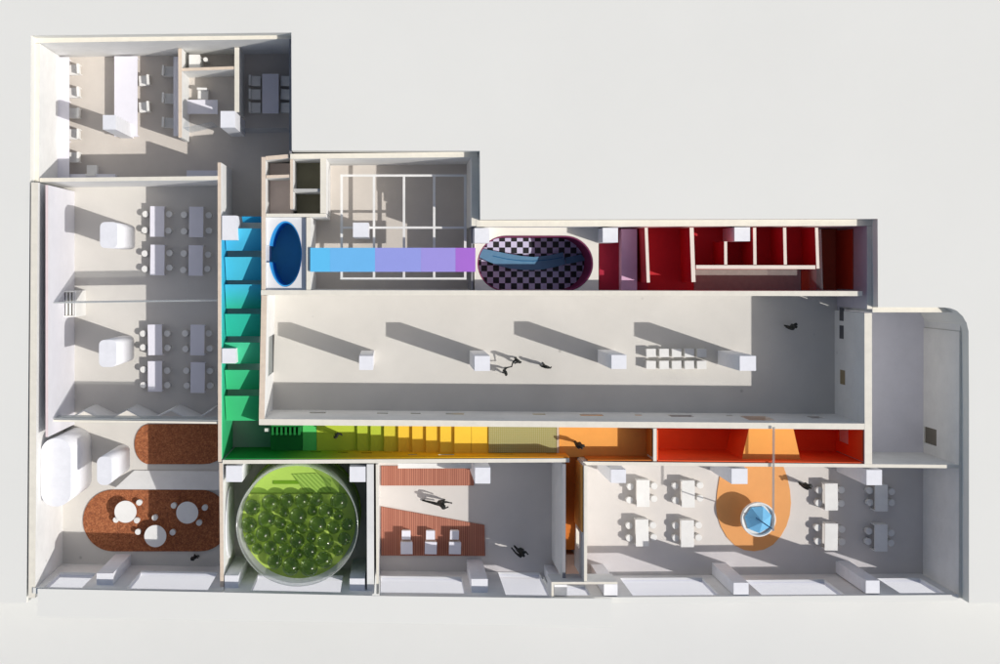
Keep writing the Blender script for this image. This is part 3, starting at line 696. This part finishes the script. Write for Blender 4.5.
# ================================================================== SCREENS IN THE CLASSROOMS
sc = empty('hanging_screen', 'tracing film screen hanging between the two classrooms', 'screen', *W(133, 302, H), 50)
a = W(49.6, 303, H); b = W(217.2, 300.6, H)
f = MB(); f.prism([(a[0], a[1]-.6), (b[0], b[1]-.6), (b[0], b[1]+.6), (a[0], a[1]+.6)], 47, 68); wpart(f, 'lower_band', WALLW, sc)
f = MB(); f.prism([(a[0], a[1]-.5), (b[0], b[1]-.5), (b[0], b[1]+.5), (a[0], a[1]+.5)], 68.1, H-.5); wpart(f, 'film_panel', TRACE, sc)
o = wall('thin white beam over the folding partition of the lower classroom', [(52.5, 420.8), (217.3, 422.8)], 2, z0=60, z1=H-1.5, cat='beam', name='beam', mats=[WALLW, EDGE])
o = wall('tracing film strip above the lounge entrance', [(52.5, 418.6), (217.3, 420.4)], 1, z0=60, z1=H+1, cat='screen', name='film_strip', mats=[TRACE, TRACE])
fo = empty('folding_partition', 'grey zigzag folding partition below the lower classroom', 'partition', *W(140, 414, 40))
zz = [(75.5, 416), (92, 406.6), (113.5, 416.5), (134.5, 406.2), (155.5, 416.8), (177, 406.6), (199.5, 417), (215.8, 406.8)]
for i in range(len(zz)-1):
    (x0, y0), (x1, y1) = zz[i], zz[i+1]
    a = Vector(W(x0+.4, y0, 20)); b = Vector(W(x1-.4, y1, 20)); d = (b-a).normalized(); n_ = Vector((-d.y, d.x))*.5
    f = MB(); f.prism([tuple(a+n_), tuple(b+n_), tuple(b-n_), tuple(a-n_)], .2, 58); wpart(f, 'leaf', WALLW, fo)
# rack
rk = empty('open_rack', 'tall white open topped rack with slats under the hanging screen', 'rack', *W(70, 304, 30))
def rp(x0, y0, x1, y1, z0, z1, nm):
    f = MB(); f.prism(ppoly(rect(x0, y0, x1, y1), 46), z0, z1); wpart(f, nm, WHITE, rk)
rp(58, 291, 59.2, 317, .2, 44, 'side_panel'); rp(74.2, 291, 75.4, 317, .2, 44, 'side_panel')
rp(59.3, 291, 74.1, 292.2, .2, 44.4, 'end_panel'); rp(59.3, 315.8, 74.1, 317, .2, 44.4, 'end_panel')
for x in (61.4, 64.9, 68.4, 71.9): rp(x, 292.4, x+1.7, 315.6, 33.3, 43, 'slat')
rp(59.3, 292.4, 74.1, 315.6, 32, 33, 'panel')  # panel added inside so the openings catch light and look less black


# ================================================================== FURNITURE
def make_stool(r=3.25, h=7.4):
    t = empty('stool', 'x', 'stool')
    f = MB(); f.cyl(0, 0, r*.92, .05, h-.9, 20); lpart(f, 'pedestal', WHITE, t)
    f = MB(); f.cyl(0, 0, r, h-.85, h-.2, 20); f.cyl(0, 0, r*.97, h-.2, h, 20, r1=r*.9); lpart(f, 'seat', WHITE, t)
    return t
def make_table(w, d, h, m=TABLE):
    t = empty('desk', 'x', 'desk')
    f = MB(); f.box(-w/2, -d/2, w/2, d/2, h-1, h); lpart(f, 'desktop', m, t)
    for s in (-1, 1):
        f = MB(); f.box(-w/2+.15, s*(d/2-.7)-.5, w/2-.15, s*(d/2-.7)+.5, .05, h-1.05); lpart(f, 'leg', m, t)
    return t
used = set()
RND = random.Random(7)
JIT = {'chair': 4.5, 'desk': 1.1, 'stool': 0, 'cube_stool': 2.0, 'square_stool': 2.0, 'square_table': 1.6}
def place(src, px, py, z, label, group, rot=0):
    x, y = W(px, py, z); rot += R(RND.uniform(-1, 1)*JIT.get(src.name.split('.')[0], 0))
    if src.name not in used:
        used.add(src.name); src.location = (x*S, y*S, 0); src.rotation_euler = (0, 0, rot); src['label'] = label
        if group: src['group'] = group
        return src
    return dup(src, x, y, 0, rot, label, group)
stool0 = make_stool(); desk0 = make_table(14, 30.3, 11.5); desk1 = make_table(12.8, 26.6, 13, WHITE); stool1 = make_stool(3.45, 7.6)
desk1.name = 'desk'
def z2(L): return [(20+x/4.15, 160+y/4.15) for x, y in L]
def z3(L): return [(20+x/4.15, 290+y/4.15) for x, y in L]
def z7(L): return [(560+x/3.904, 440+y/3.904) for x, y in L]
def z8(L): return [(740+x/3.02, 400+y/3.02) for x, y in L]
side4 = ['upper left', 'lower left', 'upper right', 'lower right']
def setting(desk, stool, dc, st4, where, room, hd, hs, gd, gs_):
    place(desk, *dc, hd, 'white desk '+where, gd)
    for s, p_ in zip(side4, st4): place(stool, *p_, hs, 'round stool, %s of four at the desk %s' % (s, where), gs_)
B = [((569, 255), z2([(520, 224), (517, 291), (618, 224), (615, 293)]), 'top left in the upper classroom', z2),
     ((731, 257), z2([(680, 227), (680, 296), (783, 229), (783, 293)]), 'top right in the upper classroom', z2),
     ((570, 415), z2([(517, 388), (517, 452), (620, 386), (620, 447)]), 'bottom left in the upper classroom', z2),
     ((729, 417), z2([(679, 388), (677, 457), (780, 392), (777, 452)]), 'bottom right in the upper classroom', z2),
     ((560, 207), z3([(510, 181), (510, 238), (610, 181), (612, 240)]), 'top left in the lower classroom', z3),
     ((736, 208), z3([(685, 180), (686, 245), (783, 180), (786, 243)]), 'top right in the lower classroom', z3),
     ((560, 359), z3([(511, 330), (511, 395), (610, 335), (610, 395)]), 'bottom left in the lower classroom', z3),
     ((737, 364), z3([(690, 335), (692, 397), (787, 336), (788, 397)]), 'bottom right in the lower classroom', z3)]
for dc, s4, wh, zf in B: setting(desk0, stool0, zf([dc])[0], s4, wh, '', 11.5, 7.4, 'white classroom desks', 'round classroom stools')
G = [((325, 209), z7([(275, 183), (272, 235), (368, 180), (367, 230)]), 'far upper left, right hand room', z7),
     ((501, 211), z7([(450, 180), (452, 236), (547, 177), (547, 228)]), 'just left of the round brown shadow', z7),
     ((321, 363), z7([(270, 335), (271, 383), (363, 333), (366, 380)]), 'far lower left, right hand room', z7),
     ((498, 366), z7([(452, 335), (452, 383), (541, 333), (541, 381)]), 'lower left of the orange mat', z7),
     ((276, 293), z8([(240, 273), (238, 311), (306, 272), (306, 313)]), 'upper right of the orange mat', z8),
     ((427, 296), z8([(392, 274), (393, 310), (458, 277), (458, 310)]), 'nearest the shaded top right column', z8),
     ((276, 414), z8([(235, 386), (236, 427), (308, 391), (308, 429)]), 'lower right of the orange mat', z8),
     ((426, 417), z8([(390, 397), (388, 428), (457, 402), (456, 432)]), 'nearest the bottom right corner', z8)]
for dc, s4, wh, zf in G: setting(desk1, stool1, zf([dc])[0], s4, wh, '', 13, 7.6, 'white desks in the right hand classroom', 'round stools in the right hand classroom')
# lounge
f_ = lambda L: [(20+x/3.32, 410+y/3.32) for x, y in L]
rt = empty('round_table', 'x', 'table')
f = MB(); f.cyl(0, 0, 3.2, .05, 10.9, 20); lpart(f, 'pedestal', WHITE, rt)
f = MB(); f.cyl(0, 0, 10.9, 11, 12, 48); lpart(f, 'tabletop', WHITE, rt)
rl = ['round white table in full sun on the cork mat', 'round white table nearest the window on the cork mat', 'round white table at the right end of the cork mat']
for (c, l_) in zip(f_([(350, 338), (449, 419), (555, 341)]), rl): place(rt, *c, 12, l_, 'round tables on the cork mat')
st2 = make_stool(2.95, 7.0)
sl = ['tiny round stool above right of the sunlit round table', 'tiny round stool below right of the sunlit round table', 'tiny round stool below left of the sunlit round table',
      'tiny round stool above the round table nearest the window', 'tiny round stool left of the round table nearest the window', 'tiny round stool right of the round table nearest the window',
      'tiny round stool above left of the right hand round table', 'tiny round stool right of the right hand round table', 'tiny round stool below the right hand round table']
for c, l_ in zip(f_([(395, 308), (387, 367), (318, 365), (447, 358), (391, 405), (506, 407), (510, 318), (613, 325), (594, 375)]), sl): place(st2, *c, 7, l_, 'tiny stools on the cork mat')
def thinpoly(name, pts, z, m, label, cat, z0=.1, zr=None):
    f = MB(); f.prism(ppoly(pts, z if zr is None else zr), z0, z); return tag(f.build(name, m), label, cat)
up = arc(149, 444.2, 14.5, 20, 90, 270, 16)+[(219.6+8, 424), (219.6+8, 455)]+[(221, 458.5), (216, 461.4), (210, 463.6), (203, 464.2)]
thinpoly('cork_mat', up, 1.1, CORK, 'smaller brown cork mat below the folding partition', 'mat')
lo = arc(113, 520.6, 30, 30.8, 90, 270, 22)+arc(200, 520.6, 30, 30.8, -90, 90, 22)
lo = [(min(x, 229), y) for x, y in lo]
thinpoly('cork_mat', lo, 1.1, CORK, 'large brown cork mat under the round tables', 'mat')
f = MB(); f.prism(ppoly([(133, 471.4), (227, 472.2), (227, 489.4), (114.5, 488.6)], 8), .1, lambda x, y: 2.2+(-y-201)*.55)
tag(f.build('sloped_bench', WALLW), 'long white sloping bench between the two cork mats', 'bench')
# office
ct = empty('counter', 'long white counter along the left wall of the top left office', 'counter', *W(63, 118, 16))
f = MB(); f.prism(ppoly(rect(57.6, 57.2, 69.2, 181.2), 16), 14.8, 16); wpart(f, 'countertop', TABLE, ct)
for y in (58, 100, 140, 178):
    f = MB(); f.prism(ppoly(rect(58.4, y, 67.4, y+1.2), 14.6), .1, 14.7); wpart(f, 'leg', TABLE, ct)
ct = empty('counter', 'narrow white counter against the tan edged office partition', 'counter', *W(176, 96, 16))
f = MB(); f.prism(ppoly(rect(173.4, 56.6, 183, 136), 16), 14.8, 16); wpart(f, 'countertop', TABLE, ct)
for y in (58, 96, 133):
    f = MB(); f.prism(ppoly(rect(174.4, y, 182, y+1.2), 14.6), .1, 14.7); wpart(f, 'leg', TABLE, ct)
lt = empty('long_table', 'very long white table in the middle of the top left office', 'table', *W(126, 96, 13))
f = MB(); f.prism(ppoly(rect(114.3, 56.2, 137.4, 136.5), 13), 11.8, 13); wpart(f, 'tabletop', TABLE, lt)
for y in (57, 134.6):
    f = MB(); f.prism(ppoly(rect(115, y, 136.8, y+1.2), 11.6), .1, 11.7); wpart(f, 'leg', TABLE, lt)
mt = empty('meeting_table', 'white meeting table with six chairs in the top left office', 'table', *W(270, 93, 13))
f = MB(); f.prism(ppoly(rect(262.2, 73.8, 278.6, 113.4), 13), 11.8, 13); wpart(f, 'tabletop', TABLE, mt)
for y in (75, 111):
    f = MB(); f.prism(ppoly(rect(263, y, 278, y+1.2), 11.6), .1, 11.7); wpart(f, 'leg', TABLE, mt)
dk = empty('office_desk', 'white desk in the small walled office', 'desk', *W(202, 106, 13))
f = MB(); f.prism(ppoly(rect(186.6, 99.8, 217.6, 113.8), 13), 11.8, 13); wpart(f, 'desktop', TABLE, dk)
for x in (187.6, 215.4):
    f = MB(); f.prism(ppoly(rect(x, 100.4, x+1.2, 113.2), 11.6), .1, 11.7); wpart(f, 'leg', TABLE, dk)
def make_chair(w=10.0, d=11.0, h=7.6, hb=15):
    t = empty('chair', 'x', 'chair')               # faces -X, backrest on +X
    f = MB(); f.box(-d/2, -w/2, d/2, w/2, h-1, h); lpart(f, 'seat', WHITE, t)
    f = MB(); f.box(d/2-2.0, -w/2+.05, d/2+.05, w/2-.05, h+.05, hb); lpart(f, 'backrest', WHITE, t)
    for s in (-1, 1):
        f = MB(); f.box(-d/2+.2, s*(w/2-.5)-.4, d/2-.2, s*(w/2-.5)+.4, .05, h-1.05); lpart(f, 'leg', WHITE, t)
    return t
ch0 = make_chair()
q1 = lambda L: [(20+x/3.32, 20+y/3.32) for x, y in L]
five = ['topmost chair at the left wall counter', 'second chair from the top at the left wall counter', 'middle chair at the left wall counter, in the column shadow', 'fourth chair from the top at the left wall counter', 'lowest chair at the left wall counter']
for c, l_ in zip(q1([(182, 165), (182, 241), (182, 309), (182, 379), (182, 456)]), five): place(ch0, *c, 8, 'small white '+l_, 'white office chairs')
for c, l_ in zip(q1([(413, 201), (413, 289)]), ['upper', 'lower']): place(ch0, *c, 8, 'small white chair on the right of the long table, %s of two' % l_, 'white office chairs', 0)
for c, l_ in zip(q1([(493, 170), (493, 260), (493, 341)]), ['topmost', 'middle', 'lowest']): place(ch0, *c, 8, 'small white chair at the partition counter, %s of three' % l_, 'white office chairs', math.pi)
for c, l_ in zip(q1([(780, 202), (780, 247), (780, 291)]), ['top', 'middle', 'bottom']): place(ch0, *c, 8, 'small white chair left of the meeting table, %s of three' % l_, 'white office chairs', math.pi)
for c, l_ in zip(q1([(884, 202), (884, 247), (884, 291)]), ['top', 'middle', 'bottom']): place(ch0, *c, 8, 'small white chair right of the meeting table, %s of three' % l_, 'white office chairs', 0)
place(ch0, *q1([(607, 246)])[0], 8, 'white chair behind the desk in the small walled office', None, math.pi/2)
place(ch0, *q1([(238, 500)])[0], 8, 'white chair in the shaded strip below the long table', None, -math.pi/2)
for (x0, x1, y0, l_) in ((69.5, 115, 174.5, 'low white cabinet in the shade at the bottom left of the office'), (187, 219, 170.8, 'low white cabinet in the shade beside the office corridor')):
    c_ = empty('low_cabinet', l_, 'cabinet', *W((x0+x1)/2, y0+5, 10))
    f = MB(); f.prism(ppoly(rect(x0, y0, x1, y0+8), 12), .1, 11.2); wpart(f, 'body', TABLE, c_)
    f = MB(); f.prism(ppoly(rect(x0-.4, y0-.4, x1+.4, y0+8), 12), 11.3, 12.2); wpart(f, 'top', TABLE, c_)
c_ = empty('storage_cabinet', 'white cabinet in the closet above the small office', 'cabinet', *W(195, 62, 20))
f = MB(); f.prism(ppoly(rect(189.4, 55, 199.5, 68), 30), .1, 29); wpart(f, 'body', WHITE, c_)
f = MB(); f.prism(ppoly(rect(189, 54.6, 200, 68.4), 30), 29.1, 30); wpart(f, 'top', WHITE, c_)
c_ = empty('wash_stand', 'small white stand beside the closet cabinet', 'stand', *W(206, 60, 20))
f = MB(); f.cyl(*W(206, 60, 20), 1.2, .1, 22, 12); wpart(f, 'post', WHITE, c_)
f = MB(); f.cyl(*W(206, 60, 20), 2.2, 22.1, 24, 16); wpart(f, 'basin', WHITE, c_)
o = wall('clear film screen below the meeting table', [(238, 128.5), (287, 128)], .6, z1=46, mats=[ACET, ACET], cat='screen', name='screen')
o = wall('clear film door standing ajar at the small office', [(184, 128), (212, 122)], .6, z1=44, mats=[ACET, ACET], cat='door', name='door')
# cubes in the gallery
def make_cube():
    t = empty('cube_stool', 'x', 'stool')
    f = MB(); f.box(-4.3, -3.9, 4.3, 3.9, .05, 8.6); lpart(f, 'base', WHITE, t)
    f = MB(); f.box(-4.6, -4.1, 4.6, 4.1, 8.65, 9.8); lpart(f, 'seat', WHITE, t)
    return t
cb = make_cube(); cxs = [651.2, 664.2, 676.7, 689.4, 701.8]
ordn = ['first from the left', 'second from the left', 'in the middle', 'second from the right', 'last on the right']
for r_, y in enumerate((353, 365)):
    for x, l_ in zip(cxs, ordn): place(cb, x, y, 9.6, 'white cube seat, %s in the %s gallery row' % (l_, ['upper', 'lower'][r_]), 'white cube seats in the gallery')
# deck room
DK = [(381, 506.6), (484.6, 525.2), (485.2, 556), (381, 555.6)]
thinpoly('wooden_deck', DK, 1.6, WOOD, 'large slanted wooden deck under the white cubes', 'deck')
thinpoly('wooden_deck', rect(381, 466, 474, 485.6), 1.6, WOOD, 'narrow wooden deck strip along the top of the deck room', 'deck')
o = empty('wall_shelf', 'long white ledge above the narrow wooden deck strip', 'shelf', *W(434, 466, 40))
f = MB(); f.prism(ppoly(rect(398, 463.4, 471.6, 468.4), 52), 50.6, 52); wpart(f, 'board', WHITE, o)
f = MB(); f.prism(ppoly(rect(398, 463.4, 471.6, 464.4), 50), 40, 50.5); wpart(f, 'apron', WHITE, o)
def make_block(w, d, h, nm):
    t = empty(nm, 'x', 'table' if nm == 'square_table' else 'stool')
    f = MB(); f.box(-w/2+.4, -d/2+.4, w/2-.4, d/2-.4, .05, h-1.4); lpart(f, 'base', WHITE, t)
    f = MB(); f.box(-w/2, -d/2, w/2, d/2, h-1.35, h); lpart(f, 'top', TABLE, t)
    return t
sb = make_block(8.8, 8.8, 11, 'square_stool'); tb = make_block(11.8, 12, 13, 'square_table')
for x, l_ in zip((406.2, 430.5, 454.5), ('left', 'sunlit middle', 'right')):
    place(sb, x, 535.2, 11, '%s small white square stool on the wooden deck' % l_, 'square stools on the deck')
for x, l_ in zip((406.6, 430.8, 455), ('left', 'middle', 'right')):
    place(tb, x, 548.2, 13, '%s larger white square table on the wooden deck' % l_, 'square tables on the deck')
# right hand classroom: egg mat, basin, pole
egg = [(722, 463), (719.5, 478), (717.2, 492), (716.2, 506), (717.3, 516), (721, 527), (727, 537.5), (735, 545.5), (744, 550), (754, 551.2), (764, 549.6), (773, 544.8), (781, 536), (786.5, 526), (789.8, 515), (791, 503), (790, 490), (787.5, 478), (784, 468), (782, 463)]
f = MB(); f.prism(ppoly(egg, .9), .1, .9); tag(f.build('egg_mat', card('apricot_paper', rgb(224, 160, 98), var=.03, rough=.65)), 'large orange egg shaped floor mat', 'mat')
bx, by = W(758.6, 519.6, 23)
bn = empty('basin_table', 'round white rimmed basin holding a blue faceted cone on the orange mat', 'basin', bx, by, 1)
f = MB(); f.cyl(0, 0, 5, .1, 17, 24, r1=8); lpart(f, 'pedestal', WHITE, bn)
f = MB(); f.cyl(0, 0, 16.2, 17.1, 19, 48); lpart(f, 'dish', WHITE, bn)
f = MB(); N = 56
prof = [(16.7, 17.2), (17.0, 22), (16.4, 22.6), (15.6, 22.2), (14.8, 20)]
for i in range(N):
    a0 = 2*math.pi*i/N
    for r_, z_ in prof: f.v.append((r_*math.cos(a0), r_*math.sin(a0), z_))
for i in range(N):
    j = (i+1) % N
    for k in range(len(prof)-1): f.face([i*5+k, j*5+k, j*5+k+1, i*5+k+1], 0, True)
lpart(f, 'rim', WHITE, bn)
f = MB(); N = 7
f.v.append((1.0, -.5, 33))
for i in range(N): f.v.append((13.6*math.cos(2*math.pi*i/N+.3), 13.6*math.sin(2*math.pi*i/N+.3), 20.5))
for i in range(N): f.face([0, 1+i, 1+(i+1) % N])
f.face([1+i for i in range(N-1, -1, -1)])
lpart(f, 'cone', WATER, bn)
pl = empty('hanging_pole', 'smoky film strip reaching over the classroom with a thin rod to the blue cone', 'pole', *W(773.6, 480, H), 80)
f = MB(); f.prism(ppoly([(772.6, 427), (774.9, 427), (774.3, 531), (772.2, 531)], H+3.4), H+2.6, H+3.6); wpart(f, 'strip', SMOKE, pl)
tx, ty = W(773.2, 529.6, H+2)
f = MB(); f.tube((tx, ty, H+2.5), (tx, ty, 29), .55); wpart(f, 'rod', BLUED, pl)
# ball pit
bp = empty('ball_pit', 'frosted film drum holding green glass balls on a lime disc', 'ball pit', *W(302.4, 512, 10), 0)
cx, cy = W(302.4, 512, 10); r0 = 58*(1-10/D)
f = MB(); f.cyl(cx, cy, r0+.6, .2, 9.5, 72); wpart(f, 'lime_disc', LIME, bp)
f = MB(); N = 96; b0 = 0
for i in range(N+1):
    a0 = R(-62)+2*math.pi*i/N
    rr = r0-.6+(1.1 if i == N else 0)
    for z_ in (9.7, 84+2*math.sin(a0*1.0)): f.v.append((cx+rr*math.cos(a0), cy+rr*math.sin(a0), z_))
for i in range(N): f.face([2*i, 2*i+2, 2*i+3, 2*i+1], 0, True)
wpart(f, 'film_drum', FROST, bp)
f = MB(); f.v = []; N = 96
for i in range(N):
    a0 = 2*math.pi*i/N; z_ = 84+2*math.sin(a0)
    for rr, dz in ((r0-.9, .1), (r0-.3, .1), (r0-.3, .7), (r0-.9, .7)): f.v.append((cx+rr*math.cos(a0), cy+rr*math.sin(a0), z_+dz))
for i in range(N):
    j = (i+1) % N
    for k in range(4): f.face([4*i+k, 4*j+k, 4*j+(k+1) % 4, 4*i+(k+1) % 4], 0, True)
wpart(f, 'rim', film('rim_film', (.95, .97, .95, 1), .45, (.88, .9, .88, 1), .08), bp)
ZT = 62; rt_ = r0-3.4
ytop = W(0, 494, ZT)[1]; th0 = math.asin(min(1, (ytop-cy)/rt_))
seg = [(cx+rt_*math.cos(t), cy+rt_*math.sin(t)) for t in [math.pi-th0+(math.pi+2*th0)*i/60 for i in range(61)]]
f = MB(); f.prism(seg, 9.8, ZT, top=0); o = wpart(f, 'ball_tray', card('bright_lime_paper', rgb(178, 204, 96), var=.05), bp); o.cycles.is_caustics_receiver = True
seg = [(cx+rt_*math.cos(t), cy+rt_*math.sin(t)) for t in [th0+.01+(math.pi-2*th0-.02)*i/40 for i in range(41)]]
f = MB(); f.prism(seg, 9.8, ZT-3, top=0); wpart(f, 'lime_shelf', LIME, bp)
f = MB(); f.prism(ppoly(rect(273, 480.6, 326, 484), ZT-2.5), ZT-2.9, ZT-2.3); wpart(f, 'shade_bar', LIMED, bp)  # bar of shadow painted as a thin dark strip
f = MB(); f.prism(ppoly([(292, 474.4), (316, 473.6), (331, 480), (331, 492.6), (306, 492.6)], ZT), ZT-2.2, ZT-1.8); wpart(f, 'film_shadow', STRIPE, bp)  # painted film shadow laid on the shelf as a thin sheet
f = MB(); N = 96; rng = random.Random(3); wob = [.6*math.sin(5*2*math.pi*i/N)+.4*math.sin(11*2*math.pi*i/N+1) for i in range(N)]
for i in range(N):
    a0 = 2*math.pi*i/N
    f.v.append((cx+(rt_+.2)*math.cos(a0), cy+(rt_+.2)*math.sin(a0), ZT-1+wob[i]*.8)); f.v.append((cx+(r0-.75)*math.cos(a0), cy+(r0-.75)*math.sin(a0), ZT+10+wob[i]*2))
for i in range(N):
    j = (i+1) % N; f.face([2*i, 2*j, 2*j+1, 2*i+1], 0, True)
wpart(f, 'film_collar', film('milky_film', (.95, .97, .95, 1), .62, (.86, .88, .87, 1), .08), bp)
BALLS = [(125,240,34),(208,218,38),(282,208,32),(352,208,32),(418,203,30),(522,212,38),(190,295,38),(271,262,22),(334,280,38),(400,255,22),(462,258,32),(519,275,22),(110,320,34),(255,313,25),(305,340,24),(355,338,22),(424,320,38),(497,332,28),(560,318,26),(116,385,25),(175,362,33),(252,377,30),(330,393,32),(396,378,22),(460,397,36),(545,383,28),(148,430,24),(207,425,30),(275,435,30),(335,452,22),(388,437,32),(516,437,24),(228,488,32),(302,510,38),(385,512,40),(455,480,36)]
for i, (x, y, r_) in enumerate(BALLS):
    px, py, rr = 225+x/4.58, 455+y/4.58, r_/4.58*1.03
    zc = ZT+.1+rr; q_ = W(px, py, zc); f = MB(); f.ball(q_[0], q_[1], zc, rr)
    o = f.build('glass_ball', GLASSB); o.cycles.is_caustics_caster = True
    row = sorted(BALLS, key=lambda q: q[1]).index(BALLS[i])//6
    mates = sorted(sorted(BALLS, key=lambda q: q[1])[row*6:row*6+6], key=lambda q: q[0]); k_ = mates.index(BALLS[i])
    tag(o, '%s green glass ball, %s from the left in the %s row of the frosted drum' % ('small' if r_ < 26 else 'large' if r_ > 35 else 'medium',
        ['first', 'second', 'third', 'fourth', 'fifth', 'sixth'][k_], ['top', 'second', 'third', 'fourth', 'fifth', 'bottom'][row]), 'ball', 'green glass balls in the drum')

# ================================================================== PEOPLE
def person(label, px, py, rot, J, links, h=29, z=0.0, root=0):
    """J: name -> (x forward, y left, z up, radius) on a 29 unit figure"""
    names = list(J); me = bpy.data.meshes.new('person')
    k = h/29.0*S
    me.from_pydata([(J[n_][0]*k, J[n_][1]*k, J[n_][2]*k) for n_ in names], [(names.index(a), names.index(b)) for a, b in links], [])
    o = bpy.data.objects.new('person', me); COL.objects.link(o)
    sk = o.modifiers.new('skin', 'SKIN'); sk.use_smooth_shade = True
    for v, n_ in zip(me.skin_vertices[0].data, names): v.radius = (J[n_][3]*k*1.22, J[n_][3]*k*1.22); v.use_root = (n_ == 'pelvis')
    ss = o.modifiers.new('sub', 'SUBSURF'); ss.levels = 1; ss.render_levels = 2
    x, y = W(px, py, z); o.location = (x*S, y*S, z*S); o.rotation_euler = (0, 0, R(rot)); me.materials.append(FIG)
    tag(o, label, 'person'); return o
def body(stride=2.5, armL=(1.5, 3.2, 12.5), armR=(-1.5, -3.2, 12.5), lean=0.0, elL=None, elR=None, kneeL=None, kneeR=None, footL=None, footR=None, spread=1.4, nod=.5):
    hip = 14.2; sh = 23.2; lx = lean
    J = {'pelvis': (0, 0, hip, 1.75), 'waist': (lx*.35, 0, 17.2, 1.55), 'chest': (lx*.75, 0, 21, 1.9), 'neck': (lx, 0, 24.6, .85),
         'head': (lx+.25, 0, 26.4, 1.55), 'crown': (lx+.2+nod*.2, 0, 28.2, 1.25), 'nose': (lx+1.6, 0, 26.3, .4),
         'hipL': (0, 1.2, hip-.8, 1.45), 'hipR': (0, -1.2, hip-.8, 1.45)}
    fL = footL or (stride, spread, .6); fR = footR or (-stride, -spread, .6)
    kL = kneeL or ((fL[0])*.55+.9, (fL[1]+1.2)/2, 7.4); kR = kneeR or ((fR[0])*.55+.9, (fR[1]-1.2)/2, 7.4)
    J['kneeL'] = kL+(1.05,); J['kneeR'] = kR+(1.05,); J['ankL'] = (fL[0], fL[1], fL[2]+.7, .65); J['ankR'] = (fR[0], fR[1], fR[2]+.7, .65)
    J['toeL'] = (fL[0]+2.4, fL[1]+.3, fL[2]-.05, .5); J['toeR'] = (fR[0]+2.4, fR[1]-.3, fR[2]-.05, .5)
    for s, a, e, q in (('L', armL, elL, 1), ('R', armR, elR, -1)):
        J['sh'+s] = (lx*.9, q*2.9, sh, 1.05)
        e = e or ((lx*.9+a[0])/2-.5, (q*2.9+a[1])/2+q*.5, (sh+a[2])/2)
        J['el'+s] = e+(.75,); J['wr'+s] = a+(.5,)
        d = Vector(a)-Vector(e); d.normalize(); u = Vector((0, 0, 1)).cross(d)
        u = u.normalized() if u.length > .2 else Vector((1, 0, 0)); v = d.cross(u)
        pm = Vector(a)+d*.9; J['palm'+s] = tuple(pm)+(.48,)
        for i, off in enumerate((-.42, -.14, .14, .42)):
            t = pm+d*(1.0+(.25, .4, .35, .1)[i])+u*off*1.3-v*.15; J['fin%d%s' % (i, s)] = tuple(t)+(.15,)
        t = Vector(a)+d*.9+u*.95+v*.2; J['thumb'+s] = tuple(t)+(.16,)
    links = [('pelvis', 'waist'), ('waist', 'chest'), ('chest', 'neck'), ('neck', 'head'), ('head', 'crown'), ('head', 'nose')]
    for s in 'LR':
        links += [('pelvis', 'hip'+s), ('hip'+s, 'knee'+s), ('knee'+s, 'ank'+s), ('ank'+s, 'toe'+s), ('chest', 'sh'+s), ('sh'+s, 'el'+s), ('el'+s, 'wr'+s), ('wr'+s, 'palm'+s), ('palm'+s, 'thumb'+s)]
        links += [('palm'+s, 'fin%d%s' % (i, s)) for i in range(4)]
    return J, links
J, L = body(2.2, armL=(7.6, 1.6, 17.5), elL=(4.0, 3.0, 19.4), armR=(-1, -3.6, 12.5)); person('dark figure at the lower left of a pair holding hands in the gallery', 503.6, 370.6, 30, J, L, 27)
J, L = body(2.2, armL=(-1, 3.6, 12.5), armR=(7.6, -1.9, 17.5), elR=(4.0, -3.2, 19.4)); person('dark figure at the upper right of a pair holding hands in the gallery', 516, 359.6, -150+25, J, L, 27)
J, L = body(1.2, armL=(.5, 5.8, 16.5), armR=(.5, -5.8, 16.5)); person('dark figure standing alone in the sun right of the holding pair', 544, 365.6, 80, J, L, 27)
J, L = body(3.2, armL=(3.5, 3.6, 15), armR=(-3.4, -3.2, 14)); person('dark figure walking in the shaded right end of the gallery', 787.5, 325.6, -28, J, L, 30)
J, L = body(2.6, armL=(4.4, 2.6, 17), armR=(-2, -3.4, 13)); person('dark figure climbing the green part of the rainbow corridor', 337.5, 433.2, -30, J, L, 25, z=31)
J, L = body(2.4, lean=2.5, armL=(4.8, 3.2, 16), armR=(-3, -3.2, 14)); person('dark figure walking on the orange landing', 577, 442, -62, J, L, 27, z=57.2)
J, L = body(3.5, lean=4.5, armL=(10.5, 2.6, 19), armR=(8.6, -2.6, 15), footL=(4.5, 1.6, .6), footR=(-15, -1.5, .6), kneeL=(5.2, 1.6, 8.0), kneeR=(-6.5, -1.4, 7.2)); person('dark figure lunging with arms stretched out on the light floor above the deck', 438, 500.6, -8, J, L, 31)
J, L = body(3.6, lean=3.0, armL=(6.6, 2.8, 18), armR=(-5.6, -3.2, 16)); person('dark figure striding in the shade right of the wooden deck', 518, 547, -43, J, L, 32)
J, L = body(1.6, armL=(2.6, 2.4, 14), armR=(-1.5, -3.2, 13)); person('dark figure standing by the window of the cork floored lounge', 196.5, 554.6, -60, J, L, 25)
J, L = body(2.8, lean=2.2, armL=(6, 2.8, 17), armR=(-4, -3.2, 14)); person('dark figure standing on the right edge of the orange egg shaped mat', 801, 482.5, -38, J, L, 27)
